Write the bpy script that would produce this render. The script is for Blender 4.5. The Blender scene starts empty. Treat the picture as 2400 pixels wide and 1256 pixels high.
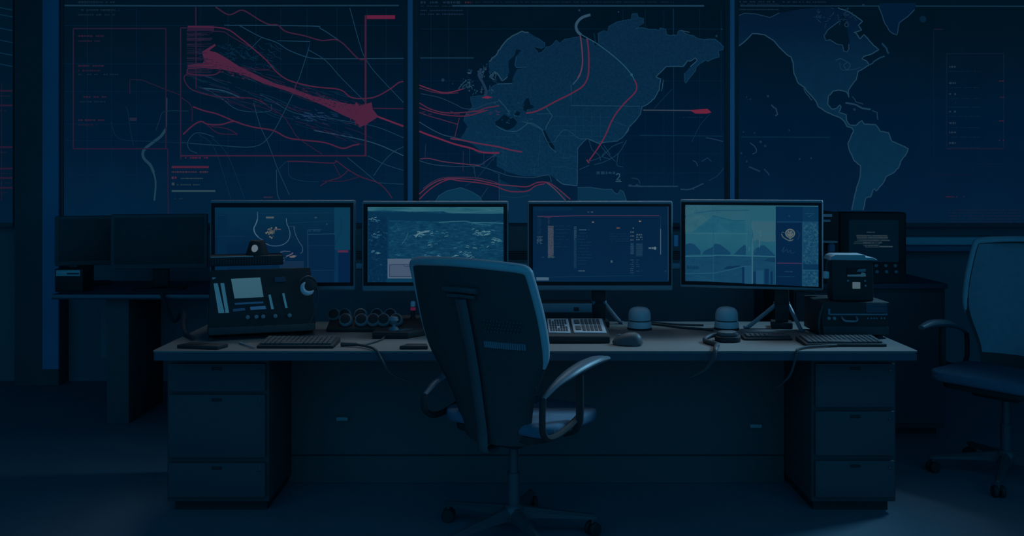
import bpy, bmesh, math, random
from mathutils import Vector, Matrix
from mathutils.geometry import tessellate_polygon

random.seed(7)
SC = bpy.context.scene
COL = SC.collection
F, H, HY = 2116.0, 1.475, 420.0          # focal length in pixels, eye height, horizon row


def X(px, Y): return (px - 1200.0) * Y / F
def Z(py, Y): return H - (py - HY) * Y / F


# ------------------------------------------------------------------ materials
def lin(c):
    out = []
    for v in c:
        v = v / 255.0
        out.append(v / 12.92 if v <= 0.04045 else ((v + 0.055) / 1.055) ** 2.4)
    return (out[0], out[1], out[2], 1.0)


def new_mat(name):
    m = bpy.data.materials.new(name)
    m.use_nodes = True
    nt = m.node_tree
    for n in list(nt.nodes):
        nt.nodes.remove(n)
    out = nt.nodes.new('ShaderNodeOutputMaterial')
    return m, nt, out


def mat(name, rgb, rough=0.5, metal=0.0, var=0.12, scale=18.0, bump=0.0, alpha=1.0, spec=0.5):
    """surface with a little procedural variation; rgb is linear albedo"""
    m, nt, out = new_mat(name)
    b = nt.nodes.new('ShaderNodeBsdfPrincipled')
    nt.links.new(b.outputs[0], out.inputs[0])
    tc = nt.nodes.new('ShaderNodeTexCoord')
    no = nt.nodes.new('ShaderNodeTexNoise')
    no.inputs['Scale'].default_value = scale
    no.inputs['Detail'].default_value = 4
    nt.links.new(tc.outputs['Object'], no.inputs['Vector'])
    mx = nt.nodes.new('ShaderNodeMix')
    mx.data_type = 'RGBA'
    mx.inputs[6].default_value = tuple(max(0.0, c * (1 - var)) for c in rgb) + (1,)
    mx.inputs[7].default_value = tuple(c * (1 + var) for c in rgb) + (1,)
    nt.links.new(no.outputs[0], mx.inputs[0])
    nt.links.new(mx.outputs[2], b.inputs['Base Color'])
    b.inputs['Roughness'].default_value = rough
    b.inputs['Metallic'].default_value = metal
    b.inputs['Specular IOR Level'].default_value = spec
    b.inputs['Alpha'].default_value = alpha
    if bump:
        bp = nt.nodes.new('ShaderNodeBump')
        bp.inputs['Strength'].default_value = bump
        bp.inputs['Distance'].default_value = 0.002
        n2 = nt.nodes.new('ShaderNodeTexNoise')
        n2.inputs['Scale'].default_value = scale * 22
        nt.links.new(tc.outputs['Object'], n2.inputs['Vector'])
        nt.links.new(n2.outputs[0], bp.inputs['Height'])
        nt.links.new(bp.outputs[0], b.inputs['Normal'])
    return m


EM = {}


def em(c, k=1.0):
    """light given off by a screen: plain colour as shown (8-bit sRGB)"""
    key = (tuple(c), k)
    if key in EM:
        return EM[key]
    m, nt, out = new_mat('screen_light_%d_%d_%d' % tuple(c))
    e = nt.nodes.new('ShaderNodeEmission')
    e.inputs[0].default_value = lin(c)
    e.inputs[1].default_value = k
    nt.links.new(e.outputs[0], out.inputs[0])
    EM[key] = m
    return m


def em_ramp(name, stops, axis=2, lo=0.0, hi=1.0, noise=None, nscale=30.0):
    """screen picture whose colour runs along one local axis, with optional speckle"""
    m, nt, out = new_mat(name)
    e = nt.nodes.new('ShaderNodeEmission')
    nt.links.new(e.outputs[0], out.inputs[0])
    tc = nt.nodes.new('ShaderNodeTexCoord')
    sp = nt.nodes.new('ShaderNodeSeparateXYZ')
    nt.links.new(tc.outputs['Object'], sp.inputs[0])
    mr = nt.nodes.new('ShaderNodeMapRange')
    mr.inputs[1].default_value = lo
    mr.inputs[2].default_value = hi
    nt.links.new(sp.outputs[axis], mr.inputs[0])
    cr = nt.nodes.new('ShaderNodeValToRGB')
    el = cr.color_ramp.elements
    el[0].position, el[0].color = stops[0][0], lin(stops[0][1])
    el[1].position, el[1].color = stops[-1][0], lin(stops[-1][1])
    for p, c in stops[1:-1]:
        q = el.new(p)
        q.color = lin(c)
    nt.links.new(mr.outputs[0], cr.inputs[0])
    src = cr.outputs[0]
    if noise:
        no = nt.nodes.new('ShaderNodeTexNoise')
        no.inputs['Scale'].default_value = nscale
        no.inputs['Detail'].default_value = 3
        nt.links.new(tc.outputs['Object'], no.inputs['Vector'])
        m2 = nt.nodes.new('ShaderNodeMapRange')
        m2.inputs[1].default_value = 0.3
        m2.inputs[2].default_value = 0.7
        m2.inputs[3].default_value = 1 - noise
        m2.inputs[4].default_value = 1 + noise
        nt.links.new(no.outputs[0], m2.inputs[0])
        nt.links.new(m2.outputs[0], e.inputs[1])
    nt.links.new(src, e.inputs[0])
    return m


def em_terrain(name, stops, sx, sz, scale=1.0, detail=8.0, rough=0.65):
    """satellite style relief picture"""
    m, nt, out = new_mat(name)
    e = nt.nodes.new('ShaderNodeEmission')
    nt.links.new(e.outputs[0], out.inputs[0])
    tc = nt.nodes.new('ShaderNodeTexCoord')
    mp = nt.nodes.new('ShaderNodeMapping')
    mp.inputs['Scale'].default_value = (sx, 1, sz)
    nt.links.new(tc.outputs['Object'], mp.inputs[0])
    no = nt.nodes.new('ShaderNodeTexNoise')
    no.inputs['Scale'].default_value = scale
    no.inputs['Detail'].default_value = detail
    no.inputs['Roughness'].default_value = rough
    no.inputs['Distortion'].default_value = 0.8
    nt.links.new(mp.outputs[0], no.inputs['Vector'])
    cr = nt.nodes.new('ShaderNodeValToRGB')
    el = cr.color_ramp.elements
    el[0].position, el[0].color = stops[0][0], lin(stops[0][1])
    el[1].position, el[1].color = stops[-1][0], lin(stops[-1][1])
    for p, c in stops[1:-1]:
        q = el.new(p)
        q.color = lin(c)
    nt.links.new(no.outputs[0], cr.inputs[0])
    nt.links.new(cr.outputs[0], e.inputs[0])
    return m


M = {}
M['black'] = mat('black_plastic', (0.042, 0.042, 0.043), 0.6, spec=0.3)
M['black2'] = mat('matt_black_plastic', (0.085, 0.087, 0.090), 0.75, spec=0.2, bump=0.2)
M['bezel'] = mat('black_bezel', (0.030, 0.030, 0.032), 0.6, spec=0.2)
M['charcoal'] = mat('charcoal_metal', (0.11, 0.115, 0.12), 0.5, spec=0.4)
M['case'] = mat('grey_monitor_shell', (0.27, 0.31, 0.35), 0.4)
M['steel'] = mat('brushed_grey_metal', (0.42, 0.44, 0.46), 0.42, 0.0)
M['bluegrey'] = mat('blue_grey_plastic', (0.22, 0.27, 0.32), 0.5)
M['white'] = mat('white_plastic', (0.66, 0.68, 0.70), 0.4)
M['desk'] = mat('pale_grey_desk_laminate', (0.235, 0.222, 0.213), 0.6, scale=6, var=0.05, spec=0.25)
M['deskedge'] = mat('navy_edge_band', (0.085, 0.11, 0.145), 0.65, spec=0.2)
M['cabinet'] = mat('dark_cabinet_lacquer', (0.085, 0.088, 0.090), 0.7, scale=4, var=0.08, spec=0.3)
M['drawer'] = mat('dark_drawer_front', (0.095, 0.100, 0.112), 0.7, scale=4, var=0.08, spec=0.3)
M['panel'] = mat('dark_modesty_panel', (0.145, 0.147, 0.148), 0.7, scale=4, var=0.08, spec=0.25)
M['floor'] = mat('dark_navy_floor', (0.19, 0.24, 0.29), 0.55, scale=2.5, var=0.15, spec=0.35)
M['wall'] = mat('dark_navy_wall', (0.24, 0.27, 0.30), 0.75, scale=3, var=0.1, spec=0.2)
M['column'] = mat('dark_column_panel', (0.15, 0.16, 0.17), 0.65, scale=3, spec=0.25)
M['wallblue'] = mat('blue_wall_strip', (0.16, 0.26, 0.40), 0.6, scale=3)
M['trim'] = mat('pale_blue_ledge', (0.62, 0.74, 0.84), 0.5)
M['fabric'] = mat('blue_grey_chair_fabric', (0.38, 0.44, 0.50), 0.9, scale=30, bump=0.5, spec=0.1)  # cushion cloth lightened to make up for the lamp light it misses
M['seatfabric'] = mat('blue_seat_fabric', (0.13, 0.21, 0.29), 0.9, scale=30, bump=0.5, spec=0.1)  # same cloth darkened to offset the lamp light on the seat
M['chairshell'] = mat('black_chair_shell', (0.082, 0.083, 0.084), 0.85, scale=30, bump=0.4, spec=0.12)
M['chairrim'] = mat('grey_chair_rim', (0.50, 0.54, 0.58), 0.45)
M['chairbase'] = mat('black_chair_base', (0.10, 0.105, 0.115), 0.35, spec=0.6)
M['rubber'] = mat('black_rubber_cable', (0.060, 0.063, 0.068), 0.5)
M['knob'] = mat('grey_knob_plastic', (0.34, 0.36, 0.38), 0.35)
M['key'] = mat('dark_key_caps', (0.075, 0.078, 0.083), 0.6)
M['keywhite'] = mat('pale_keypad_plate', (0.50, 0.53, 0.56), 0.5)
M['backblack'] = mat('matt_black_casing', (0.15, 0.152, 0.155), 0.7, spec=0.25)
M['offscreen'] = mat('dark_glass_screen', (0.085, 0.086, 0.088), 0.5, spec=0.3)
M['bluepanel'] = mat('blue_column_panel', (0.10, 0.42, 0.66), 0.7, scale=3, spec=0.2)
M['backbox'] = mat('dark_grey_casing', (0.27, 0.275, 0.28), 0.75, spec=0.2)
M['dispframe'] = mat('dark_display_frame', (0.16, 0.165, 0.17), 0.6, spec=0.25)
M['arm'] = mat('dark_grey_armrest', (0.15, 0.175, 0.20), 0.4)
M['lumbar'] = mat('see_through_lumbar_mesh', (0.05, 0.05, 0.053), 0.9, alpha=0.82, spec=0.1)


# ------------------------------------------------------------------ mesh helper
def smooth_path(pts, n=6, closed=False):
    P = [Vector(p) for p in pts]
    if len(P) < 3:
        return P
    out = []
    N = len(P)
    rng = range(N) if closed else range(N - 1)
    for i in rng:
        p0 = P[(i - 1) % N] if (closed or i > 0) else P[0] * 2 - P[1]
        p1, p2 = P[i], P[(i + 1) % N]
        p3 = P[(i + 2) % N] if (closed or i + 2 < N) else P[-1] * 2 - P[-2]
        for k in range(n):
            t = k / n
            out.append(0.5 * ((2 * p1) + (p2 - p0) * t + (2 * p0 - 5 * p1 + 4 * p2 - p3) * t * t
                              + (3 * p1 - p0 - 3 * p2 + p3) * t ** 3))
    if not closed:
        out.append(P[-1])
    return out


class MB:
    def __init__(self):
        self.bm = bmesh.new()
        self.mats = []

    def mi(self, m):
        if m not in self.mats:
            self.mats.append(m)
        return self.mats.index(m)

    def merge(self, b, m, T=None):
        if T is not None:
            bmesh.ops.transform(b, matrix=T, verts=b.verts[:])
        i = self.mi(m)
        for f in b.faces:
            f.material_index = i
        me = bpy.data.meshes.new('tmp')
        b.to_mesh(me)
        b.free()
        self.bm.from_mesh(me)
        bpy.data.meshes.remove(me)
        return self

    def box(self, x0, x1, y0, y1, z0, z1, m, bev=0.0, seg=2, T=None):
        b = bmesh.new()
        bmesh.ops.create_cube(b, size=1.0)
        for v in b.verts:
            v.co = Vector((x0 + (v.co.x + .5) * (x1 - x0), y0 + (v.co.y + .5) * (y1 - y0), z0 + (v.co.z + .5) * (z1 - z0)))
        if bev > 0:
            bmesh.ops.bevel(b, geom=b.edges[:], offset=bev, segments=seg, profile=0.5, affect='EDGES')
        return self.merge(b, m, T)

    def prism(self, poly, a0, a1, m, plane='xy', bev=0.0, T=None):
        """poly extruded along the axis missing from plane"""
        def P(p, a):
            if plane == 'xy': return (p[0], p[1], a)
            if plane == 'xz': return (p[0], a, p[1])
            return (a, p[0], p[1])
        b = bmesh.new()
        lo = [b.verts.new(P(p, a0)) for p in poly]
        hi = [b.verts.new(P(p, a1)) for p in poly]
        n = len(poly)
        b.faces.new(lo)
        b.faces.new(hi)
        for i in range(n):
            b.faces.new((lo[i], lo[(i + 1) % n], hi[(i + 1) % n], hi[i]))
        bmesh.ops.recalc_face_normals(b, faces=b.faces[:])
        if bev > 0:
            bmesh.ops.bevel(b, geom=b.edges[:], offset=bev, segments=2, profile=0.5, affect='EDGES')
        return self.merge(b, m, T)

    def lathe(self, prof, m, n=28, T=None):
        b = bmesh.new()
        rings = []
        for r, z in prof:
            if r < 1e-6:
                rings.append([b.verts.new((0, 0, z))])
            else:
                rings.append([b.verts.new((r * math.cos(2 * math.pi * k / n), r * math.sin(2 * math.pi * k / n), z)) for k in range(n)])
        for A, B in zip(rings, rings[1:]):
            for k in range(n):
                k2 = (k + 1) % n
                if len(A) == 1 and len(B) == 1:
                    continue
                if len(A) == 1:
                    b.faces.new((A[0], B[k], B[k2]))
                elif len(B) == 1:
                    b.faces.new((A[k], A[k2], B[0]))
                else:
                    b.faces.new((A[k], A[k2], B[k2], B[k]))
        for R in (rings[0], rings[-1]):
            if len(R) > 1:
                b.faces.new(R)
        bmesh.ops.recalc_face_normals(b, faces=b.faces[:])
        return self.merge(b, m, T)

    def tube(self, pts, r, m, n=10, sm=0, flat=1.0, T=None):
        P = smooth_path(pts, sm) if sm else [Vector(p) for p in pts]
        rs = r if isinstance(r, (list, tuple)) else None
        b = bmesh.new()
        rings = []
        up = Vector((0, 0, 1))
        prev = None
        for i, p in enumerate(P):
            t = (P[min(i + 1, len(P) - 1)] - P[max(i - 1, 0)])
            t.normalize()
            if prev is None:
                a = t.cross(up)
                if a.length < 1e-3:
                    a = t.cross(Vector((0, 1, 0)))
            else:
                a = prev - t * prev.dot(t)
            a.normalize()
            prev = a.copy()
            c = a.cross(t)
            if rs:
                q = i / max(1, len(P) - 1) * (len(rs) - 1)
                j = min(int(q), len(rs) - 2)
                rad = rs[j] + (rs[j + 1] - rs[j]) * (q - j)
            else:
                rad = r
            rings.append([b.verts.new(p + a * math.cos(2 * math.pi * k / n) * rad + c * math.sin(2 * math.pi * k / n) * rad * flat) for k in range(n)])
        for A, B in zip(rings, rings[1:]):
            for k in range(n):
                b.faces.new((A[k], A[(k + 1) % n], B[(k + 1) % n], B[k]))
        b.faces.new(rings[0])
        b.faces.new(rings[-1])
        bmesh.ops.recalc_face_normals(b, faces=b.faces[:])
        return self.merge(b, m, T)

    def ball(self, c, rx, ry, rz, m, seg=24, T=None):
        b = bmesh.new()
        bmesh.ops.create_uvsphere(b, u_segments=seg, v_segments=seg // 2, radius=1.0)
        for v in b.verts:
            v.co = Vector((c[0] + v.co.x * rx, c[1] + v.co.y * ry, c[2] + v.co.z * rz))
        return self.merge(b, m, T)

    def sheet(self, grid_back, grid_front, m):
        """closed slab between two point grids"""
        b = bmesh.new()
        R, Cn = len(grid_back), len(grid_back[0])
        A = [[b.verts.new(p) for p in row] for row in grid_back]
        B = [[b.verts.new(p) for p in row] for row in grid_front]
        for i in range(R - 1):
            for j in range(Cn - 1):
                b.faces.new((A[i][j], A[i][j + 1], A[i + 1][j + 1], A[i + 1][j]))
                b.faces.new((B[i][j], B[i + 1][j], B[i + 1][j + 1], B[i][j + 1]))
        for i in range(R - 1):
            b.faces.new((A[i][0], A[i + 1][0], B[i + 1][0], B[i][0]))
            b.faces.new((A[i][-1], B[i][-1], B[i + 1][-1], A[i + 1][-1]))
        for j in range(Cn - 1):
            b.faces.new((A[0][j], B[0][j], B[0][j + 1], A[0][j + 1]))
            b.faces.new((A[-1][j], A[-1][j + 1], B[-1][j + 1], B[-1][j]))
        bmesh.ops.recalc_face_normals(b, faces=b.faces[:])
        return self.merge(b, m)

    def tri(self, pts3, m):
        i = self.mi(m)
        try:
            f = self.bm.faces.new([self.bm.verts.new(p) for p in pts3])
            f.material_index = i
        except ValueError:
            pass

    def build(self, name, parent=None, loc=(0, 0, 0), rot=(0, 0, 0), smooth=True, angle=38):
        me = bpy.data.meshes.new(name)
        self.bm.to_mesh(me)
        self.bm.free()
        for m in self.mats:
            me.materials.append(m)
        if smooth:
            for p in me.polygons:
                p.use_smooth = True
            me.set_sharp_from_angle(angle=math.radians(angle))
        o = bpy.data.objects.new(name, me)
        COL.objects.link(o)
        o.location = loc
        o.rotation_euler = rot
        if parent:
            o.parent = parent
        return o


def tag(o, label, cat, group=None):
    o['label'] = label
    o['category'] = cat
    if group:
        o['group'] = group
    return o


def thing(name, label, cat, loc=(0, 0, 0), rz=0.0, group=None):
    o = bpy.data.objects.new(name, None)
    o.empty_display_size = 0.1
    COL.objects.link(o)
    o.location = loc
    o.rotation_euler = (0, 0, rz)
    return tag(o, label, cat, group)


def struct(o):
    o['kind'] = 'structure'
    return o


def copy_tree(o, parent=None):
    c = o.copy()
    COL.objects.link(c)
    if parent:
        c.parent = parent
    for ch in list(o.children):
        copy_tree(ch, c)
    return c


SCREENS = []


class Art:
    """pictures on a screen: strokes and fills in the flat plane of that screen"""
    def __init__(self, fx, fz, k, mb, root):
        self.fx, self.fz, self.k = fx, fz, k
        self.mb = mb
        SCREENS.append((mb, root))
        self.y = -0.0010

    def up(self, d=0.0006):
        self.y -= d

    def p3(self, p):
        return Vector((self.fx(p[0]), self.y, self.fz(p[1])))

    def rect(self, x0, y0, x1, y1, c, lay=True):
        if lay:
            self.y -= 2.5e-5
        m = c if not isinstance(c, tuple) else em(c)
        self.mb.tri([self.p3(q) for q in ((x0, y0), (x0, y1), (x1, y1), (x1, y0))], m)

    def poly(self, pts, c):
        self.y -= 2.5e-5
        m = c if not isinstance(c, tuple) else em(c)
        v = [Vector((p[0], p[1], 0)) for p in pts]
        for t in tessellate_polygon([v]):
            self.mb.tri([self.p3(pts[i]) for i in t], m)

    def line(self, pts, w, c, sm=0, closed=False, rough=0.0):
        self.y -= 2.5e-5
        m = c if not isinstance(c, tuple) else em(c)
        P = [Vector((p[0], p[1], 0)) for p in pts]
        if sm:
            P = smooth_path(P, sm)
        if rough:
            Q = []
            for a, b in zip(P, P[1:]):
                n = max(1, int((b - a).length / 5))
                for i in range(n):
                    q = a.lerp(b, i / n)
                    Q.append(q + Vector((random.uniform(-rough, rough), random.uniform(-rough, rough), 0)))
            Q.append(P[-1])
            P = Q
        if closed:
            P.append(P[0])
        L, R = [], []
        for i, p in enumerate(P):
            t = P[min(i + 1, len(P) - 1)] - P[max(i - 1, 0)]
            if t.length < 1e-6:
                t = Vector((1, 0, 0))
            t.normalize()
            nrm = Vector((-t.y, t.x, 0)) * (w * 0.5)
            L.append(p + nrm)
            R.append(p - nrm)
        for i in range(len(P) - 1):
            self.mb.tri([self.p3(q) for q in (L[i], L[i + 1], R[i + 1], R[i])], m)

    def text(self, x0, x1, y, h, c, seed=1, gap=0.35):
        """a row of illegible small print"""
        rnd = random.Random(seed)
        self.y -= 2.5e-5
        x = x0
        while x < x1:
            w = h * rnd.uniform(0.5, 1.4)
            if rnd.random() > 0.16:
                hh = h * rnd.uniform(0.65, 1.0)
                self.rect(x, y - hh / 2, min(x + w, x1), y + hh / 2, c, False)
            x += w + h * gap

    def disc(self, cx, cy, r, c, n=16, ry=None):
        ry = ry or r
        self.poly([(cx + r * math.cos(2 * math.pi * i / n), cy + ry * math.sin(2 * math.pi * i / n)) for i in range(n)], c)

    def ring(self, cx, cy, r, w, c, n=28):
        self.line([(cx + r * math.cos(2 * math.pi * i / n), cy + r * math.sin(2 * math.pi * i / n)) for i in range(n)], w, c, closed=True)

    def done(self):
        self.up()


S3 = 0.38213          # scale of the sketch coordinates below


def tr(pts, ox, oy=0.0, s=S3):
    return [(ox + p[0] * s, oy + p[1] * s) for p in pts]


# ------------------------------------------------------------------ room shell
YW = 6.60
mb = MB(); mb.box(-6, 6, 0.2, YW + .1, -0.05, 0, M['floor']); struct(mb.build('floor'))
mb = MB(); mb.box(-6, 6, YW, YW + .1, 0, 3.3, M['wall']); struct(mb.build('wall_back'))
mb = MB(); mb.box(-6.1, -6, 0.2, YW + .1, 0, 3.3, M['wall']); struct(mb.build('wall_left'))
mb = MB(); mb.box(6, 6.1, 0.2, YW + .1, 0, 3.3, M['wall']); struct(mb.build('wall_right'))
mb = MB(); mb.box(-6, 6, 1.6, YW + .1, 3.3, 3.4, M['wall']); struct(mb.build('ceiling'))
# ledge that runs along the wall under the displays
mb = MB(); mb.box(X(1960, 6.4), 6.0, 6.40, YW, Z(574, 6.4), Z(556, 6.4), M['trim'], .006)
mb.box(X(1960, 6.4), 6.0, 6.45, YW, Z(590, 6.4), Z(574, 6.4), M['wallblue'], .004); struct(mb.build('trim_1'))
# column with pale vertical strips at the left
mb = MB()
mb.box(X(33, 6.45), X(137, 6.45), 6.45, YW, 0, 3.2, M['column'], .004)
mb.box(X(99, 6.44), X(137, 6.44), 6.44, 6.46, 0.12, 3.2, M['bluepanel'], .002)
struct(mb.build('trim_2'))
# lit blue posts between the displays
LED = em_ramp('blue_light_strip', [(0, (7, 44, 82)), (0.5, (9, 50, 86)), (1, (6, 40, 70))], 2, 0.9, 3.0)
for n, (a, b) in enumerate(((955.5, 967.5), (1710.5, 1722.5))):
    mb = MB()
    mb.box(X(a - 1, 6.5), X(b + 1, 6.5), 6.5, YW, 0.9, 3.0, M['column'])
    mb.box(X(a, 6.49), X(b, 6.49), 6.49, 6.502, 0.95, 3.0, LED, .002)
    struct(mb.build('trim_%d' % (n + 3)))

# ------------------------------------------------------------------ wall displays
YD = 6.48
KD = YD / F
ZB, ZT = Z(532, YD), Z(-70, YD)


def wall_display(px0, px1, label, bg, bez=(9, 9)):
    cx = (px0 + px1) / 2
    root = thing('wall_display', label, 'wall display', (X(cx, YD), YD, ZB), 0, 'map displays on the back wall')
    w = (px1 - px0) * KD
    hh = ZT - ZB
    m = MB()
    b0, b1 = bez[0] * KD, bez[1] * KD
    m.box(-w / 2, -w / 2 + b0, -.012, .10, 0, hh, M['dispframe'], .003)
    m.box(w / 2 - b1, w / 2, -.012, .10, 0, hh, M['dispframe'], .003)
    m.box(-w / 2 + b0, w / 2 - b1, -.012, .10, 0, .03, M['dispframe'], .003)
    m.box(-w / 2 + b0, w / 2 - b1, -.012, .10, hh - .03, hh, M['dispframe'], .003)
    m.build('frame', root)
    m = MB()
    m.box(-w / 2 + b0, w / 2 - b1, 0, .09, .03, hh - .03, bg)
    x0 = X(cx, YD)
    art = Art(lambda px: X(px, YD) - x0, lambda py: Z(py, YD) - ZB, KD, m, root)
    art.y = -.002
    return root, art


def bgramp(name, top, mid, bot):
    return em_ramp(name, [(0.02, bot), (0.45, mid), (0.86, top), (1, top)], 2, 0.0, (532 + 10) * KD, noise=.06, nscale=3)


BG1 = bgramp('left_display_picture', (1, 20, 35), (1, 25, 47), (3, 32, 58))
BG2 = bgramp('centre_display_picture', (1, 19, 32), (1, 25, 48), (3, 31, 56))
BG3 = bgramp('right_display_picture', (1, 19, 32), (1, 25, 48), (4, 29, 54))
RED, RED2, REDD, REDF = (72, 32, 58), (57, 30, 55), (42, 27, 53), (72, 34, 60)
PALE, PALE2, GRID, GRID2 = (36, 68, 90), (24, 57, 80), (5, 37, 64), (4, 32, 57)

# ---- left display: traffic diagram
root, A = wall_display(141, 955, 'large wall display left of the lit posts, showing a red flow diagram', BG1, (9, 8))
OL = 350


def gridlines(A, xs, ys, x0, x1, y0, y1, c, w=1.0):
    for x in xs: A.line([(x, y0), (x, y1)], w, c)
    for y in ys: A.line([(x0, y), (x1, y)], w, c)


gridlines(A, (205, 262, 320, 470, 535, 600, 658, 720, 790, 860, 905), (60, 150, 214, 290, 330, 410, 450), 152, 945, 20, 528, GRID2)
A.line([(152, 13), (400, 14), (935, 13)], 3.5, (20, 48, 68))
A.done()
W = lambda pts, w=1.5, c=PALE2, sm=4: A.line(tr(pts, OL), w, c, sm)
W([(460, 155), (990, 160), (1050, 175), (1130, 225), (1165, 250)], 2.2, PALE2)
W([(550, 155), (680, 225), (780, 260), (850, 305), (950, 345), (1040, 360), (1300, 360), (1560, 358)], 2, PALE2)
W([(785, 250), (988, 255), (975, 310), (920, 480), (900, 520)], 1.6, PALE2, 0)
W([(975, 305), (1080, 370), (1180, 480), (1320, 620)], 1.6)
W([(1230, 50), (1300, 300), (1345, 390), (1400, 460), (1560, 630)], 1.6)
W([(680, 580), (760, 620), (840, 670), (920, 700), (1060, 720), (1250, 750), (1400, 780), (1560, 845)], 1.5)
W([(1010, 800), (1250, 845), (1400, 885), (1560, 955)], 2, PALE)
W([(1560, 900), (1500, 930), (1430, 1000), (1375, 1080)], 1.6)
W([(1215, 965), (1300, 1035), (1400, 1120)], 1.6)
W([(200, 875), (400, 890), (640, 900), (740, 835), (810, 720), (890, 560)], 1.7)
W([(400, 840), (340, 820), (290, 815), (255, 840), (235, 880), (250, 920), (295, 940)], 1.5)
W([(300, 820), (400, 910), (500, 1215)], 1.4, (10, 42, 66))
W([(380, 840), (480, 950), (585, 1215)], 1.4, (10, 42, 66))
W([(640, 630), (680, 770), (730, 880), (790, 1040), (860, 1195)], 1.5)
W([(780, 1040), (785, 1180), (800, 1225)], 1.8)
W([(340, 540), (440, 600), (550, 675), (730, 685), (750, 640)], 1.6)
W([(1340, 955), (1450, 1010), (1560, 1045)], 1.5)
W([(330, 540), (420, 550), (480, 565), (560, 600)], 2.2, PALE)
W([(690, 230), (620, 300)], 1.4)
W([(1400, 1120), (1560, 1130)], 1.4)
W([(790, 1040), (850, 990), (860, 1080), (940, 1110), (1040, 1115)], 1.3, (14, 46, 70))
for k in range(120):      # thin feeder lines beside the main flow
    x = random.uniform(250, 1250)
    yb = 400 + (x - 240) * 0.32
    d = random.uniform(25, 150) * random.choice((-0.8, 1))
    L = random.uniform(50, 180)
    a = 0.33 + random.uniform(-.12, .12)
    A.line(tr([(x, yb + d), (x + L * .5, yb + d + L * .5 * a + random.uniform(-8, 8)), (min(1540, x + L), yb + d + L * a)], OL), 1.0, random.choice(((10, 42, 66), (16, 48, 72), (24, 38, 66), (44, 28, 54), (36, 30, 56))), 3)
for k in range(60):
    x, y = random.uniform(410, 770), random.uniform(265, 410)
    A.line(tr([(x, y), (x + random.uniform(-30, 40), y + random.uniform(-20, 30)), (x + random.uniform(10, 60), y + random.uniform(0, 40))], OL), 1.0, (12, 44, 68))
for k in range(40):
    x, y = random.gauss(1000, 80), random.gauss(715, 16)
    A.line(tr([(x, y), (x + random.uniform(15, 50), y + random.uniform(-4, 18))], OL), 1.2, random.choice(((30, 50, 84), (20, 52, 80))))
# pale river
A.line(tr([(1232, 720), (1230, 850), (1225, 950), (1180, 1010)], 0, 0, .3185), 2.5, PALE2, 4)
A.line(tr([(1225, 950), (1185, 1005), (1120, 1055), (1062, 1105), (1060, 1160), (1110, 1215), (1135, 1270)], 0, 0, .3185), 6.5, (26, 58, 76), 5)
A.line([(360, 400), (366, 428), (363, 470)], 4, (28, 60, 78), 4)
A.line(tr([(1150, 960), (1180, 880), (1215, 820), (1390, 818)], 0, 0, .3185), 1.6, (16, 44, 64), 3)
A.line(tr([(820, 900), (880, 1020), (1100, 1040), (1400, 1055)], 0, 0, .3185), 1.3, (12, 38, 58), 3)
A.rect(305, 276, 322, 283, (30, 36, 56))
A.line([(296, 250), (301, 262), (306, 300), (314, 342)], 1.3, (14, 40, 60), 3)
A.done()
R_ = lambda pts, w=2.2, c=RED2, sm=4: A.line(tr(pts, OL), w, c, sm)
R_([(195, 172), (195, 975)], 3, REDD, 0)
R_([(195, 955), (700, 955), (1335, 955)], 3, RED2, 0)
R_([(1327, 95), (1327, 955)], 4, RED2, 0)
R_([(195, 172), (240, 172)], 2.5, REDD, 0)
R_([(288, 45), (290, 545)], 3, REDD, 0)
A.rect(*tr([(1335, 95)], OL)[0], *tr([(1508, 118)], OL)[0], (92, 30, 58))
A.rect(*tr([(238, 158)], OL)[0], *tr([(400, 192)], OL)[0], REDD)
R_([(410, 45), (490, 92), (560, 65), (600, 75), (680, 125), (740, 152), (790, 155), (840, 195), (950, 220), (1060, 250), (1165, 250), (1280, 358), (1335, 362)], 3)
R_([(240, 165), (460, 175), (560, 235), (640, 300), (720, 370), (780, 440), (850, 490), (930, 515), (1030, 535), (1170, 550), (1240, 598), (1330, 605), (1400, 590), (1480, 545), (1530, 508), (1560, 500)], 3, RED)
R_([(380, 192), (460, 197), (500, 222), (620, 290)], 2.4, REDD)
R_([(270, 655), (340, 680), (420, 700), (540, 750), (640, 780), (760, 800), (850, 845), (950, 860), (1080, 875), (1185, 910), (1250, 892), (1290, 885)], 3.2, RED)
R_([(210, 825), (270, 770), (320, 745), (360, 762), (440, 765), (520, 745), (580, 765)], 3.2, RED)
R_([(360, 770), (430, 818), (545, 825)], 2.4, REDD)
R_([(380, 775), (480, 790), (545, 825)], 2.4, REDD)
R_([(680, 610), (740, 660), (820, 710), (870, 780), (920, 850), (1060, 945)], 2, REDD)
R_([(240, 450), (215, 480), (250, 540), (330, 575), (440, 595), (560, 600), (640, 605), (720, 640)], 2.2, RED2)
R_([(200, 600), (260, 650), (265, 750)], 1.8, REDD)
R_([(850, 990), (930, 990), (1130, 1000), (1145, 985), (1220, 1040), (1300, 1085), (1400, 1120), (1450, 1160), (1490, 1215)], 2.4, RED2)
R_([(1130, 1000), (1175, 1085)], 2, REDD)
R_([(1220, 1045), (1175, 1085), (1100, 1110), (1050, 1140)], 2, RED2)
R_([(1060, 1110), (1190, 1110), (1300, 1080)], 2, REDD)
R_([(1400, 715), (1480, 745), (1560, 775)], 4, (92, 36, 62))
R_([(1375, 665), (1560, 667)], 2.4, RED2, 0)
R_([(905, 510), (890, 560)], 2.5, RED2, 0)
R_([(550, 410), (680, 430), (740, 425)], 2, REDD)
A.line(tr([(960, 690), (960, 585), (1050, 590), (1200, 650), (1330, 700)], 0, 0, .3185), 1.8, (38, 26, 50))
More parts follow.
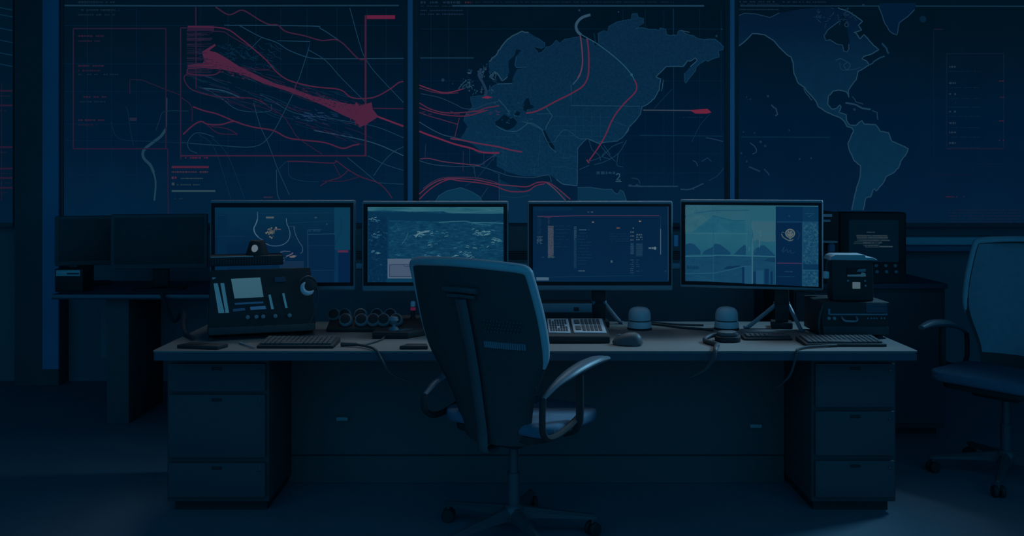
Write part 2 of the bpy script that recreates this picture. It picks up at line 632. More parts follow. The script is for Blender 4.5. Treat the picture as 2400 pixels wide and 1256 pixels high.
for a, b in (((545, 212), (1225, 212)), ((1225, 212), (1225, 1095)), ((1240, 1095), (545, 1095)), ((545, 1095), (545, 212)), ((1240, 1095), (1242, 1575))):
    A.line(tr([a, b], 0, 0, .3185), 2.6, (36, 26, 50))
FLOW = [(240, 398), (330, 390), (340, 370), (325, 320), (405, 270), (412, 280), (370, 312), (420, 325), (480, 360), (560, 412), (640, 450), (760, 508), (900, 548), (1000, 588), (1100, 612), (1260, 645), (1270, 626), (1290, 650), (1365, 628), (1372, 672), (1408, 716), (1330, 765), (1290, 782), (1275, 742), (1200, 712), (1080, 652), (960, 602), (840, 557), (700, 512), (560, 452), (450, 427), (340, 420), (240, 425)]
A.up()
A.poly(tr(FLOW, OL), REDF)
for k in range(190):      # dark flecks and loose strands at the ends of the flow
    x = random.choice((random.uniform(330, 620), random.uniform(900, 1260)))
    yb = 372 + (x - 340) * 0.31
    y = yb + random.uniform(-15, 40)
    A.line(tr([(x, y), (x + random.uniform(6, 16), y + random.uniform(2, 7))], OL), 1.2, random.choice(((30, 27, 52), (40, 26, 52), (66, 33, 58))))
A.up()
for k in range(14):
    x = random.uniform(1240, 1330)
    A.line(tr([(x, 640), (x + random.uniform(-10, 15), random.uniform(730, 775))], OL), 2, RED)
for k in range(46):
    y = random.uniform(185, 470)
    A.line(tr([(235, y), (random.uniform(300, 400), y + random.uniform(-6, 6))], OL), 1.2, (34, 29, 54))
A.line(tr([(240, 425), (250, 455), (390, 462), (440, 440)], OL), 3, RED2, 3)
A.done()
T_ = lambda x0, x1, y, h, c, s=1: A.text(OL + x0 * S3, OL + x1 * S3, y * S3, h * S3, c, s)
A.rect(*tr([(143, 1018)], OL)[0], *tr([(370, 1031)], OL)[0], (72, 32, 54))
T_(143, 365, 1055, 12, (58, 42, 56), 2)
T_(143, 172, 1090, 18, (80, 36, 58), 3)
T_(180, 340, 1094, 8, (40, 58, 66), 4)
T_(143, 160, 1128, 18, (44, 62, 70), 5)
T_(175, 315, 1133, 8, (36, 58, 66), 6)
A.rect(*tr([(143, 1165)], OL)[0], *tr([(410, 1177)], OL)[0], (40, 66, 76))
T_(143, 210, 1218, 7, (30, 46, 60), 7)
T_(225, 365, 968, 12, (70, 28, 56), 8)
for y, w_, c in ((268, 190, (44, 26, 48)), (305, 160, (30, 26, 44)), (487, 200, (46, 27, 50)), (522, 165, (36, 26, 46)), (550, 300, (14, 36, 54)), (715, 210, (44, 27, 50)), (750, 200, (14, 36, 54)), (885, 190, (46, 28, 52)), (920, 160, (30, 26, 46)), (20, 270, (16, 36, 50)), (78, 300, (16, 36, 50)), (112, 270, (14, 34, 48))):
    A.text(585 * .3185, (585 + w_) * .3185, y * .3185, 4.2, c, y)
A.text(620, 640, 462, 4, (56, 36, 54), 3)
A.done()

# ---- centre display: Eurasia and Africa
root, A = wall_display(967.5, 1710.5, 'large middle wall display between the lit posts, showing a map of Europe and Asia', BG2, (15, 13))
OC = 960
gridlines(A, (1010, 1052, 1096, 1460, 1512, 1555, 1579, 1640, 1690), (68, 190, 318, 360, 405), 985, 1695, 22, 528, GRID2)
A.line([(985, 136), (1110, 136)], 2, PALE2)
A.line([(1060, 14), (1650, 14)], 4, (24, 54, 76))
A.line([(1500, 317), (1695, 319)], 1.6, (10, 44, 70))
A.line([(1578, 20), (1579, 440)], 1.6, (8, 40, 66))
A.line(tr([(1610, 545), (1500, 665)], OC), 1.4, (12, 44, 68))
A.line(tr([(1840, 700), (1780, 770), (1730, 870)], OC), 1.4, (12, 44, 68), 3)
A.done()
LANDM = em_ramp('land_on_map', [(0, (9, 48, 76)), (0.5, (8, 42, 68)), (1, (9, 38, 62))], 2, 0.0, 540 * KD, noise=.16, nscale=70)
LAND = [(485, 378), (530, 340), (555, 300), (590, 250), (640, 215), (690, 195), (730, 200), (780, 230), (830, 262), (828, 285), (805, 297), (760, 285), (772, 302), (790, 325), (812, 322), (835, 290), (860, 285), (880, 270), (900, 245), (920, 265), (950, 240), (990, 235), (1040, 225), (1075, 245), (1090, 235), (1120, 250), (1135, 285), (1160, 275), (1155, 205), (1190, 190), (1215, 195), (1220, 165), (1260, 140), (1310, 125), (1355, 120), (1365, 85), (1395, 85), (1405, 110), (1435, 115), (1435, 145), (1405, 165), (1380, 180), (1420, 168), (1470, 180), (1510, 180), (1530, 188), (1535, 172), (1570, 180), (1575, 210), (1600, 218), (1640, 215), (1650, 187), (1670, 187), (1690, 205), (1740, 220), (1770, 240), (1800, 242), (1830, 240), (1870, 240), (1900, 260), (1925, 290), (1920, 305), (1895, 310), (1898, 350), (1850, 365), (1830, 378), (1815, 370), (1790, 385), (1755, 410), (1752, 435), (1690, 512), (1685, 450), (1720, 410), (1762, 372), (1752, 355), (1725, 375), (1702, 375), (1680, 408), (1575, 408), (1510, 472), (1540, 485), (1530, 550), (1500, 605), (1460, 640), (1425, 655), (1415, 700), (1385, 740), (1345, 780), (1340, 800), (1310, 840), (1270, 865), (1215, 870), (1160, 880), (1120, 862), (1090, 850), (1065, 870), (1030, 910), (1028, 1140), (940, 1130), (900, 1100), (860, 1072), (840, 1080), (700, 1082), (600, 1055), (535, 1020), (535, 960), (500, 945), (440, 930), (385, 885), (310, 850), (335, 815), (355, 775), (330, 740), (345, 700), (385, 655), (372, 595), (455, 585), (480, 560), (510, 530), (540, 515), (500, 480), (488, 440)]
A.poly(tr(LAND, OC), LANDM)
A.poly(tr([(160, 1235), (180, 1200), (230, 1170), (315, 1150), (380, 1175), (430, 1205), (450, 1240), (450, 1385), (160, 1385)], OC), (9, 50, 76))
A.poly(tr([(1030, 1150), (1110, 1148), (1180, 1160), (1240, 1160), (1252, 1180), (1275, 1190), (1290, 1165), (1310, 1175), (1330, 1235), (1330, 1385), (1030, 1385)], OC), (9, 46, 72))
A.poly(tr([(550, 1100), (700, 1170), (860, 1110), (960, 1200), (960, 1385), (550, 1385)], OC), (6, 40, 66))
A.done()
SEA = (1, 23, 42)
for P in ([(655, 300), (685, 310), (655, 345), (645, 400), (655, 415), (720, 412), (660, 425), (650, 440), (632, 480), (630, 510), (560, 513), (540, 512), (565, 495), (600, 470), (612, 440), (605, 400), (610, 370), (640, 345), (650, 320)],
          [(690, 650), (715, 605), (730, 600), (740, 640), (765, 655), (720, 685), (700, 680)],
          [(525, 745), (545, 735), (580, 700), (600, 715), (640, 725), (660, 750), (640, 780), (600, 800), (560, 780), (530, 770)],
          [(640, 700), (655, 680), (680, 690), (670, 712)],
          [(812, 795), (830, 800), (860, 860), (895, 910), (880, 925), (840, 880)],
          [(500, 450), (520, 440), (545, 470), (560, 500), (540, 510), (505, 490)],
          [(310, 650), (385, 655), (380, 620), (340, 625)]):
    A.poly(tr(P, OC), SEA)
A.done()
CO = (32, 70, 94)
A.line(tr(LAND[:7], OC), 3, (34, 64, 82), rough=1.2)
A.line(tr(LAND[7:40], OC), 1.4, (14, 52, 78), rough=.8)
A.line(tr(LAND[40:72], OC), 1.5, (18, 56, 82), rough=.8)
A.line(tr(LAND[72:100], OC), 2, CO, rough=.4)
A.line(tr([(1425, 655), (1415, 700), (1385, 740), (1345, 780), (1310, 840), (1270, 865), (1215, 872), (1160, 868), (1150, 880), (1090, 850), (1065, 870), (1030, 910), (1028, 1140)], OC), 1.5, (24, 60, 84), rough=.6)
A.line(tr(LAND[112:], OC), 1.3, (18, 54, 78), rough=.8)
A.line(tr([(655, 345), (645, 400), (655, 415), (720, 412)], OC), 1.4, (20, 60, 84))
A.line(tr([(540, 515), (630, 512)], OC), 1.8, CO)
A.line(tr([(490, 470), (520, 440), (545, 460), (570, 497), (600, 470)], OC), 2, (40, 70, 90), rough=.8)
for (cx, cy, sx, sy, n) in ((365, 440, 14, 14, 14), (355, 520, 28, 25, 30), (435, 450, 14, 24, 20), (460, 425, 12, 14, 14), (520, 470, 18, 25, 16), (450, 560, 40, 20, 20)):
    for k in range(n):
        x, y = random.gauss(cx, sx * .7), random.gauss(cy, sy * .7)
        A.line(tr([(x, y), (x + random.uniform(-9, 9), y + random.uniform(-11, 11)), (x + random.uniform(-9, 9), y + random.uniform(-11, 11))], OC), 1.5, random.choice(((30, 62, 84), (44, 70, 88), (20, 52, 76))))
A.line(tr([(440, 420), (425, 460), (450, 510), (470, 560), (460, 590)], OC), 6, (26, 50, 74), 4)
A.line(tr([(300, 545), (330, 510), (350, 495)], OC), 2.2, (30, 62, 84), 3)
for k in range(34):      # ragged Aegean, Caspian and gulf shores
    x, y = random.gauss(640, 70), random.gauss(700, 45)
    A.line(tr([(x, y), (x + random.uniform(-14, 14), y + random.uniform(-10, 14)), (x + random.uniform(-14, 14), y + random.uniform(-10, 14))], OC), 1.2, random.choice(((24, 66, 90), (16, 54, 80), (2, 26, 46))))
A.line(tr([(530, 770), (560, 790), (600, 803), (650, 806), (690, 785), (730, 755), (770, 765), (810, 795), (830, 840), (860, 900), (900, 935)], OC), 1.6, (30, 70, 94), 3)
A.line(tr([(835, 655), (875, 712), (840, 770), (835, 795)], OC), 1.6, (30, 72, 96))
A.line(tr([(780, 700), (870, 698)], OC), 1.4, (24, 64, 90))
A.line(tr([(690, 745), (740, 760), (820, 800)], OC), 1.5, (26, 66, 90), 3)
A.line(tr([(885, 870), (940, 800), (980, 805), (1040, 850), (1090, 850)], OC), 1.6, (24, 60, 84), 3)
A.line(tr([(545, 610), (590, 660), (615, 700)], OC), 1.6, (30, 70, 94))
# country borders, streets and depth lines
for k in range(52):
    x, y = random.uniform(370, 1010), random.uniform(790, 1060)
    d = random.choice(((1, 0), (0, 1), (.6, .4)))
    L = random.uniform(30, 120)
    A.line(tr([(x, y), (min(1020, x + d[0] * L), min(1075, y + d[1] * L + random.uniform(-10, 10)))], OC), 1.0, random.choice(((14, 54, 80), (12, 50, 76))))
for x in (1015, 1065, 1115, 1170):
    A.line(tr([(x, 690), (x, 850)], OC), 1.0, (12, 52, 78))
for y in (715, 770, 800, 832):
    A.line(tr([(880, y), (1230, y + 4)], OC), 1.0, (12, 52, 78))
A.line(tr([(990, 520), (990, 648), (1410, 652)], OC), 1.8, (24, 62, 86))
A.line(tr([(1240, 740), (1330, 775)], OC), 1.2, (18, 58, 82))
for pts in ([(1150, 870), (1210, 940), (1260, 990)], [(1190, 890), (1230, 950)], [(1100, 990), (1180, 960), (1240, 900), (1310, 870)], [(1130, 1010), (1200, 990), (1280, 940), (1330, 860)], [(1040, 1040), (1100, 1015)], [(1280, 940), (1270, 1010), (1305, 1025)], [(1100, 860), (1120, 920), (1160, 950), (1170, 985)], [(1200, 930), (1180, 960), (1230, 975)]):
    A.line(tr(pts, OC), 1.4, (24, 58, 82), 3)
A.line(tr([(340, 1140), (400, 1110), (540, 940), (590, 960), (700, 1060)], OC), 1.2, (12, 50, 76))
A.line(tr([(430, 1015), (545, 935)], OC), 1.8, (44, 54, 80))
A.line(tr([(60, 985), (150, 1010), (300, 1022), (420, 1020), (540, 1055), (620, 1080), (760, 1088), (850, 1072), (870, 1115)], OC), 1.6, (32, 60, 82), 3)
A.line(tr([(548, 1065), (550, 1240)], OC), 1.6, (24, 54, 78))
A.line(tr([(370, 900), (370, 1010), (395, 1030), (405, 1090)], OC), 1.4, (26, 54, 76))
A.line(tr([(330, 925), (328, 1050)], OC), 1.4, (44, 36, 62))
A.line(tr([(100, 880), (95, 965)], OC), 1.2, (30, 44, 68))
A.line(tr([(480, 1150), (430, 1225)], OC), 1.5, (22, 52, 76))
A.line(tr([(550, 1200), (650, 1212), (740, 1195)], OC), 1.4, (16, 48, 72), 3)
A.line(tr([(160, 1232), (180, 1200), (230, 1170), (315, 1150), (380, 1175), (430, 1205), (450, 1240)], OC), 1.6, (24, 62, 86))
A.line(tr([(1030, 1150), (1110, 1148), (1180, 1160), (1240, 1160), (1252, 1180), (1275, 1190), (1290, 1165), (1310, 1175), (1330, 1235)], OC), 1.8, (26, 60, 84), rough=.5)
A.line(tr([(1660, 1160), (1720, 1160), (1800, 1125)], OC), 3, (24, 54, 76), 3)
A.line(tr([(1830, 1110), (1890, 1075), (1925, 1030)], OC), 1.6, (18, 46, 70), rough=.5)
A.line(tr([(1340, 1140), (1410, 1143), (1645, 1143)], OC), 3, (24, 54, 76))
A.line(tr([(1360, 1090), (1400, 1100), (1412, 1125)], OC), 2, (20, 50, 74), 3)
A.line(tr([(1790, 990), (1825, 968), (1850, 990)], OC), 2, (20, 50, 74))
A.line(tr([(1735, 985), (1755, 995), (1765, 1020)], OC), 2.4, (22, 50, 76), 3)
A.line(tr([(1815, 845), (1850, 850), (1920, 868)], OC), 2.2, (24, 52, 74))
A.line(tr([(1555, 490), (1545, 560)], OC), 1.6, CO)
for (x, y, r) in ((1280, 75, 2), (1880, 222, 2.6), (1913, 180, 1.6), (1740, 1160, 2), (1040, 65, 2.6), (205, 492, 4), (265, 515, 1.6)):
    A.disc(OC + x * S3, y * S3, r, (22, 50, 68), 8)
A.line(tr([(1660, 188), (1715, 200)], OC), 1.8, (36, 64, 82))
# pale hook and the arctic arc
A.line(tr([(1108, 92), (1060, 108), (1030, 135), (1020, 165), (1030, 195), (1050, 215)], OC), 6.5, (44, 72, 94), 5)
A.line(tr([(1050, 212), (1090, 235), (1150, 270), (1250, 345), (1320, 410), (1360, 460), (1378, 495)], OC), 2.2, (34, 76, 100), 5)
A.line(tr([(1000, 520), (1040, 470), (1057, 420)], OC), 2.2, (50, 74, 94), 4)
A.disc(OC + 1360 * S3, 459 * S3, 3, (40, 80, 104), 8)
A.line(tr([(1130, 205), (1140, 260)], OC), 1.4, (10, 44, 70))
A.line(tr([(1160, 205), (1160, 275)], OC), 1.4, (10, 44, 70))
A.done()
Q = lambda pts, w=2.4, c=(92, 38, 64), sm=4: A.line(tr(pts, OC), w, c, sm)
Q([(1046, 218), (1056, 300), (1060, 380), (1050, 440), (1030, 480)], 3, (86, 54, 76))
Q([(1088, 238), (1097, 320), (1098, 420), (1090, 480), (1060, 530), (990, 575), (900, 620), (835, 655), (770, 685), (715, 695)], 3.4, (88, 38, 62))
Q([(1378, 490), (1392, 530), (1380, 570), (1320, 630), (1270, 690), (1235, 750), (1200, 830), (1160, 900), (1100, 985)], 3, (94, 36, 64))
Q([(1085, 980), (1100, 1000)], 3, (90, 44, 62), 0)
Q([(60, 523), (120, 545), (200, 568), (260, 565), (330, 545)], 3, (86, 38, 62))
Q([(60, 540), (130, 562), (210, 575), (300, 570)], 2, (66, 36, 60))
Q([(60, 632), (130, 670), (220, 692), (330, 690), (420, 680), (470, 662), (550, 650)], 2.6, (78, 36, 60))
Q([(60, 660), (150, 690), (240, 708), (340, 712), (400, 700), (480, 675)], 2.6, (78, 36, 60))
Q([(60, 690), (130, 715), (200, 735), (250, 750), (295, 762)], 2, (66, 36, 60))
Q([(70, 575), (180, 598), (280, 640), (330, 665), (400, 668), (470, 640), (550, 620)], 1.4, (30, 56, 80))
Q([(60, 748), (120, 785), (200, 825), (290, 848), (360, 870)], 2, (36, 62, 82))
Q([(60, 805), (110, 825), (180, 850), (280, 885), (380, 910), (450, 935), (550, 938)], 4, (98, 36, 64))
Q([(250, 850), (330, 862), (420, 880), (540, 900), (620, 920), (690, 932)], 3.4, (84, 40, 66))
Q([(305, 725), (285, 810), (275, 850)], 1.8, (66, 38, 62))
Q([(65, 975), (120, 972), (200, 990), (300, 1002), (430, 1015)], 2.2, (78, 46, 70))
Q([(60, 1190), (120, 1140), (180, 1108), (245, 1095), (350, 1098), (420, 1105), (540, 1130), (640, 1140), (720, 1145), (780, 1120), (840, 1118), (900, 1150), (985, 1222)], 2.6, (84, 42, 66))
Q([(60, 1222), (120, 1165), (180, 1125), (245, 1100), (300, 1108), (420, 1120), (520, 1140), (610, 1172), (720, 1172), (770, 1140), (830, 1125)], 2.6, (86, 38, 64))
Q([(85, 1155), (150, 1110), (230, 1088), (400, 1090), (500, 1110), (545, 1125)], 1.6, (66, 44, 68))
Q([(840, 1120), (890, 1160), (955, 1228)], 2, (90, 56, 70))
A.poly(tr([(440, 600), (475, 588), (510, 598), (480, 607)], OC), (100, 36, 64))
A.line(tr([(1430, 676), (1730, 678)], OC), 3, (50, 62, 78))
A.poly(tr([(1715, 676), (1760, 672), (1825, 668), (1850, 690), (1820, 698), (1750, 697)], OC), (104, 34, 58))
for k in range(24):
    x = random.uniform(60, 560)
    y = 690 + random.uniform(-14, 14)
    A.line(tr([(x, y), (x + 20, y + random.uniform(-3, 6))], OC), 1.2, (70, 40, 66))
A.done()
for y, x1, h, c in ((17, 315, 15, (18, 40, 58)), (40, 330, 6, (18, 40, 58)), (66, 328, 9, (16, 38, 62)), (89, 332, 10, (18, 38, 62))):
    A.text(OC + 68 * S3, OC + x1 * S3, y * S3, h * S3, c, y)
A.text(OC + 340 * S3, OC + 375 * S3, 17 * S3, 5, (56, 30, 46), 3)
A.text(OC + 380 * S3, OC + 1620 * S3, 15 * S3, 3, (10, 34, 48), 9)
A.text(OC + 1655 * S3, OC + 1685 * S3, 19 * S3, 5, (60, 30, 46), 4)
A.text(OC + 1145 * S3, OC + 1260 * S3, 1060 * S3, 7, (22, 52, 76), 5)
A.text(OC + 1342 * S3, OC + 1412 * S3, 1138 * S3, 6, (26, 54, 78), 6)
A.text(OC + 1636 * S3, OC + 1800 * S3, 720 * S3, 2, (12, 42, 66), 7)
# the numeral 2 with its underline
A.line(tr([(1266, 1073), (1275, 1064), (1287, 1068), (1286, 1082), (1268, 1104), (1292, 1104)], OC), 2.6, (44, 78, 98))
A.line(tr([(1262, 1113), (1298, 1113)], OC), 2.4, (40, 74, 94))
A.done()

# ---- right display: the Americas
root, A = wall_display(1722.5, 2476, 'large wall display at the right, showing a map of the Americas', BG3, (8, 9))
OR = 1700
A.line([(1735, 14), (2465, 15)], 3, (18, 44, 64))
A.line([(1737, 321), (1945, 322)], 2.2, (4, 40, 62))
A.done()
LANDR = em_ramp('americas_on_map', [(0, (8, 46, 72)), (0.45, (7, 42, 66)), (0.7, (6, 36, 60)), (0.88, (3, 26, 50)), (1, (2, 24, 44))], 2, 0.0, 540 * KD, noise=.05, nscale=12)
WEST = [(82, 282), (120, 255), (165, 205), (190, 205), (240, 215), (290, 245), (330, 290), (365, 325), (400, 350), (415, 385), (420, 450), (445, 510), (485, 540), (520, 580), (555, 620), (570, 655), (620, 690), (690, 715), (730, 745), (745, 775), (775, 783), (785, 800), (770, 840), (750, 880), (760, 920), (790, 985), (830, 1020), (825, 1090), (805, 1150), (790, 1210), (775, 1290)]
EAST = [(845, 1290), (860, 1215), (890, 1205), (910, 1155), (925, 1170), (960, 1130), (990, 1080), (1030, 1060), (1060, 1030), (1075, 990), (1110, 940), (1120, 910), (1020, 865), (1000, 815), (950, 805), (920, 765), (850, 760), (835, 740), (800, 768), (765, 768), (742, 740), (740, 702), (695, 690), (710, 655), (700, 642), (680, 665), (650, 670), (627, 640), (632, 590), (660, 560), (700, 552), (745, 565), (758, 600), (752, 555), (768, 530), (800, 490), (812, 440), (845, 420), (880, 400), (865, 375), (838, 362), (850, 345), (900, 330), (940, 305), (900, 270), (850, 212), (825, 240), (800, 205), (785, 200), (835, 185), (815, 155), (842, 130), (760, 75), (690, 48)]
NORTH = [(560, 45), (440, 60), (330, 80), (270, 108), (200, 88), (110, 82), (82, 95)]
A.poly(tr(WEST + EAST + NORTH, OR), LANDR)
A.poly(tr([(940, 20), (965, 110), (980, 150), (1010, 195), (1050, 217), (1065, 140), (1120, 100), (1160, 60), (1170, 20)], OR), (2, 26, 50))
A.done()
A.poly(tr([(605, 220), (625, 185), (670, 150), (700, 118), (720, 90), (745, 110), (748, 190), (760, 250), (755, 300), (735, 320), (720, 290), (680, 270), (630, 245), (615, 255)], OR), (1, 21, 36))
A.done()
CR = (30, 62, 84)
A.line(tr(WEST, OR), 2.6, CR, rough=.7)
A.line(tr(EAST, OR), 2.4, CR, rough=.7)
A.line(tr(NORTH[2:], OR), 2.0, (22, 50, 72), rough=.6)
A.line(tr([(940, 40), (965, 110), (980, 150), (1010, 195), (1050, 217), (1065, 140), (1120, 100), (1160, 60)], OR), 2.2, (24, 54, 76), rough=.8)
A.line(tr([(700, 130), (670, 150), (625, 185), (605, 220), (615, 250), (640, 245), (680, 270), (715, 278), (725, 312), (745, 320), (757, 300), (755, 270)], OR), 2.2, (24, 56, 78), rough=.6)
for k in range(26):
    x, y = random.uniform(540, 800), random.uniform(55, 150)
    A.line(tr([(x, y), (x + random.uniform(-22, 28), y + random.uniform(-14, 18)), (x + random.uniform(-22, 28), y + random.uniform(-8, 30))], OR), 1.5, (16, 44, 68), 3)
A.ring(OR + 742 * S3, 153 * S3, 4.5, 1.8, (22, 52, 74), 12)
A.line(tr([(675, 372), (705, 360), (745, 380), (765, 400), (745, 430), (725, 400), (745, 385)], OR), 1.7, (24, 56, 78), 3)
A.line(tr([(700, 385), (715, 430), (790, 425), (830, 410)], OR), 1.5, (20, 50, 74), 3)
A.line(tr([(480, 540), (500, 580), (530, 615)], OR), 2, (26, 58, 80), rough=.8)
A.line(tr([(735, 630), (790, 640), (840, 665), (890, 670)], OR), 4, (26, 56, 78), rough=.8)
A.line(tr([(900, 675), (925, 690), (935, 735)], OR), 2.8, (22, 50, 72), rough=1)
A.line(tr([(775, 590), (800, 625), (845, 640)], OR), 2, (22, 52, 74), rough=1)
A.line(tr([(280, 645), (310, 670), (320, 700), (305, 712)], OR), 3.2, (28, 54, 76), rough=.8)
A.line(tr([(150, 875), (180, 900), (190, 930), (165, 945)], OR), 2.4, (26, 52, 76), 3)
A.line(tr([(145, 1022), (180, 1038), (212, 1052)], OR), 3.4, (22, 48, 72), rough=.6)
A.line(tr([(235, 1035), (262, 1062), (268, 1075)], OR), 3, (22, 48, 72), rough=.8)
A.line(tr([(960, 265), (985, 295), (1000, 330)], OR), 4, (18, 48, 72), rough=1)
A.line(tr([(875, 402), (920, 372), (975, 345)], OR), 3, (22, 54, 76), rough=1.4)
for (x, y, r) in ((215, 870, 3.4), (243, 895, 3), (260, 590, 3), (130, 595, 1.6), (152, 608, 1.6), (110, 810, 1.8), (178, 815, 1.8), (390, 800, 2), (455, 975, 2.4), (525, 970, 2.4), (130, 990, 2.4), (97, 940, 2.4), (790, 672, 3.2), (845, 32, 3), (1210, 118, 8)):
    A.disc(OR + x * S3, y * S3, r, (20, 44, 66) if r < 8 else (5, 32, 52), 10)
A.done()
for a, b, c, d, col in ((1275, 185, 1275, 1070, (8, 26, 46)), (1275, 1070, 1515, 1070, (10, 26, 46)), (1515, 1070, 1515, 1005, (8, 28, 48)), (1515, 1005, 1705, 1003, (8, 28, 48)), (1355, 330, 1705, 330, (12, 28, 50)), (1355, 330, 1355, 912, (14, 28, 52)), (1705, 330, 1705, 912, (12, 28, 50)), (1355, 912, 1705, 912, (26, 26, 48)), (1275, 180, 1335, 181, (26, 26, 48))):
    A.line(tr([(a, b), (c, d)], OR), 2, col)
A.done()
for y in (410, 510, 577, 630, 685, 755, 812, 877):
    A.text(OR + 1370 * S3, OR + 1412 * S3, y * S3, 5, (30, 48, 66), y)
    A.text(OR + 1370 * S3, OR + 1560 * S3, (y + 28) * S3, 2, (8, 36, 58), y + 1)
for y in (498, 597, 742, 862):
    A.text(OR + 1675 * S3, OR + 1705 * S3, y * S3, 3, (52, 30, 48), y)
A.text(2216, 2260, 461, 3, (50, 28, 46), 5)
for y in range(492, 528, 7):
    A.text(2222, 2390, y, 2.2, (22, 30, 50), y)
for y, x1, h in ((12, 300, 10), (28, 330, 7), (60, 330, 8)):
    A.text(OR + 85 * S3, OR + x1 * S3, y * S3, h * S3, (16, 38, 56), y)
A.text(OR + 350 * S3, OR + 620 * S3, 14 * S3, 3.4, (14, 38, 56), 77)
A.text(OR + 1048 * S3, OR + 1062 * S3, 26 * S3, 8, (36, 34, 52), 78)
A.done()

# ---- display at the far left edge
BG0 = bgramp('edge_display_picture', (1, 22, 38), (1, 24, 44), (2, 26, 48))
root, A = wall_display(-330, 33, 'wall display at the far left beside the dark column, with thin red rows', BG0, (9, 2))
for y in (24, 40, 72, 100, 130, 156):
    A.line([(-200, y - 30), (0, y - 6), (31, y)], 2.2, (10, 42, 64))
for y in (213, 247, 345, 395, 417, 440):
    A.rect(-220, y - 2, 31, y + 2, (38, 24, 46))
    A.text(-220, 26, y + 12, 3, (24, 28, 48), y)
A.done()
A.line([(4, 195), (4, 470)], 1.4, (30, 26, 48))
A.done()

# ------------------------------------------------------------------ main desk
DX0, DX1, DY0, DY1, DZ = -1.520, 1.716, 3.807, 4.60, 0.75
desk = thing('desk', 'long pale topped desk with dark drawer units under both ends', 'desk', (0, 4.2, 0))


def rounded(x0, x1, y0, y1, r, n=5):
    out = []
    for cx, cy, a0 in ((x1 - r, y1 - r, 0), (x0 + r, y1 - r, 90), (x0 + r, y0 + r, 180), (x1 - r, y0 + r, 270)):
        for k in range(n + 1):
            a = math.radians(a0 + 90 * k / n)
            out.append((cx + r * math.cos(a), cy + r * math.sin(a)))
    return out


def dloc(mb, name, **k):
    return mb.build(name, desk, (0, -4.2, 0), **k)


mb = MB(); mb.prism(rounded(DX0, DX1, DY0, DY1, .02), DZ - .006, DZ, M['desk']); dloc(mb, 'tabletop')
mb = MB(); mb.prism(rounded(DX0 + .002, DX1 - .002, DY0 + .002, DY1 - .002, .02), DZ - .040, DZ - .006, M['deskedge']); dloc(mb, 'edge_band')
for s, (a, b) in enumerate(((X(388, 3.97), X(628, 3.97)), (X(1905, 3.97), X(2104, 3.97)))):
    y0 = 3.97
    mb = MB()
    mb.box(a, b, y0 + .02, DY1 - .03, .05, DZ - .041, M['cabinet'], .004)
    mb.box(a + .02, b - .02, y0 + .06, DY1 - .05, 0, .05, M['black'])
    dloc(mb, 'pedestal')
    zs = [Z(v, y0) for v in ((1206, 1083, 850 + 225, 960, 955, 850) if s == 0 else (1200, 1078, 1068, 963, 955, 850))]
    if s == 0:
        zs = [.075, Z(1085, y0), Z(1073, y0), Z(925, y0), Z(918, y0), Z(852, y0)]
    else:
        zs = [.075, Z(1080, y0), Z(1068, y0), Z(964, y0), Z(955, y0), Z(852, y0)]
    for q in range(3):
        z0, z1 = zs[q * 2], zs[q * 2 + 1]
        mb = MB(); mb.box(a + .012, b - .012, y0, y0 + .019, z0, z1, M['drawer'], .004)
        d = dloc(mb, 'drawer')
        mb = MB()
        cx = (a + b) / 2
        mb.box(cx - .022, cx + .022, y0 - .005, y0 + .002, z1 - .028, z1 - .016, M['black'], .002)
        mb.build('handle', d)
        mb = MB()
        mb.lathe([(0, 0), (.007, 0), (.007, .006), (.004, .008), (0, .008)], M['charcoal'], 12,
                 Matrix.Translation((b - .035, y0 + .001, z1 - .03)) @ Matrix.Rotation(math.radians(90), 4, 'X'))
        mb.build('lock', d)
xa, xb = X(628, 3.97) + .002, X(1905, 3.97) - .002
mb = MB()
mb.box(xa, xb, 4.38, 4.40, 0.001, DZ - .041, M['panel'], .002)
mb.box(xa, xb, 4.377, 4.381, Z(1068, 4.38), Z(1065, 4.38), M['black'])
dloc(mb, 'modesty_panel')
for px, py in ((803, 980), (1770, 997)):
    mb = MB()
    mb.box(X(px, 4.37) - .028, X(px, 4.37) + .028, 4.352, 4.381, Z(py, 4.37) - .009, Z(py, 4.37) + .009, M['steel'], .003)
    dloc(mb, 'cable_clip')  # small steel block on the panel front

# ------------------------------------------------------------------ monitors
YM = 4.38


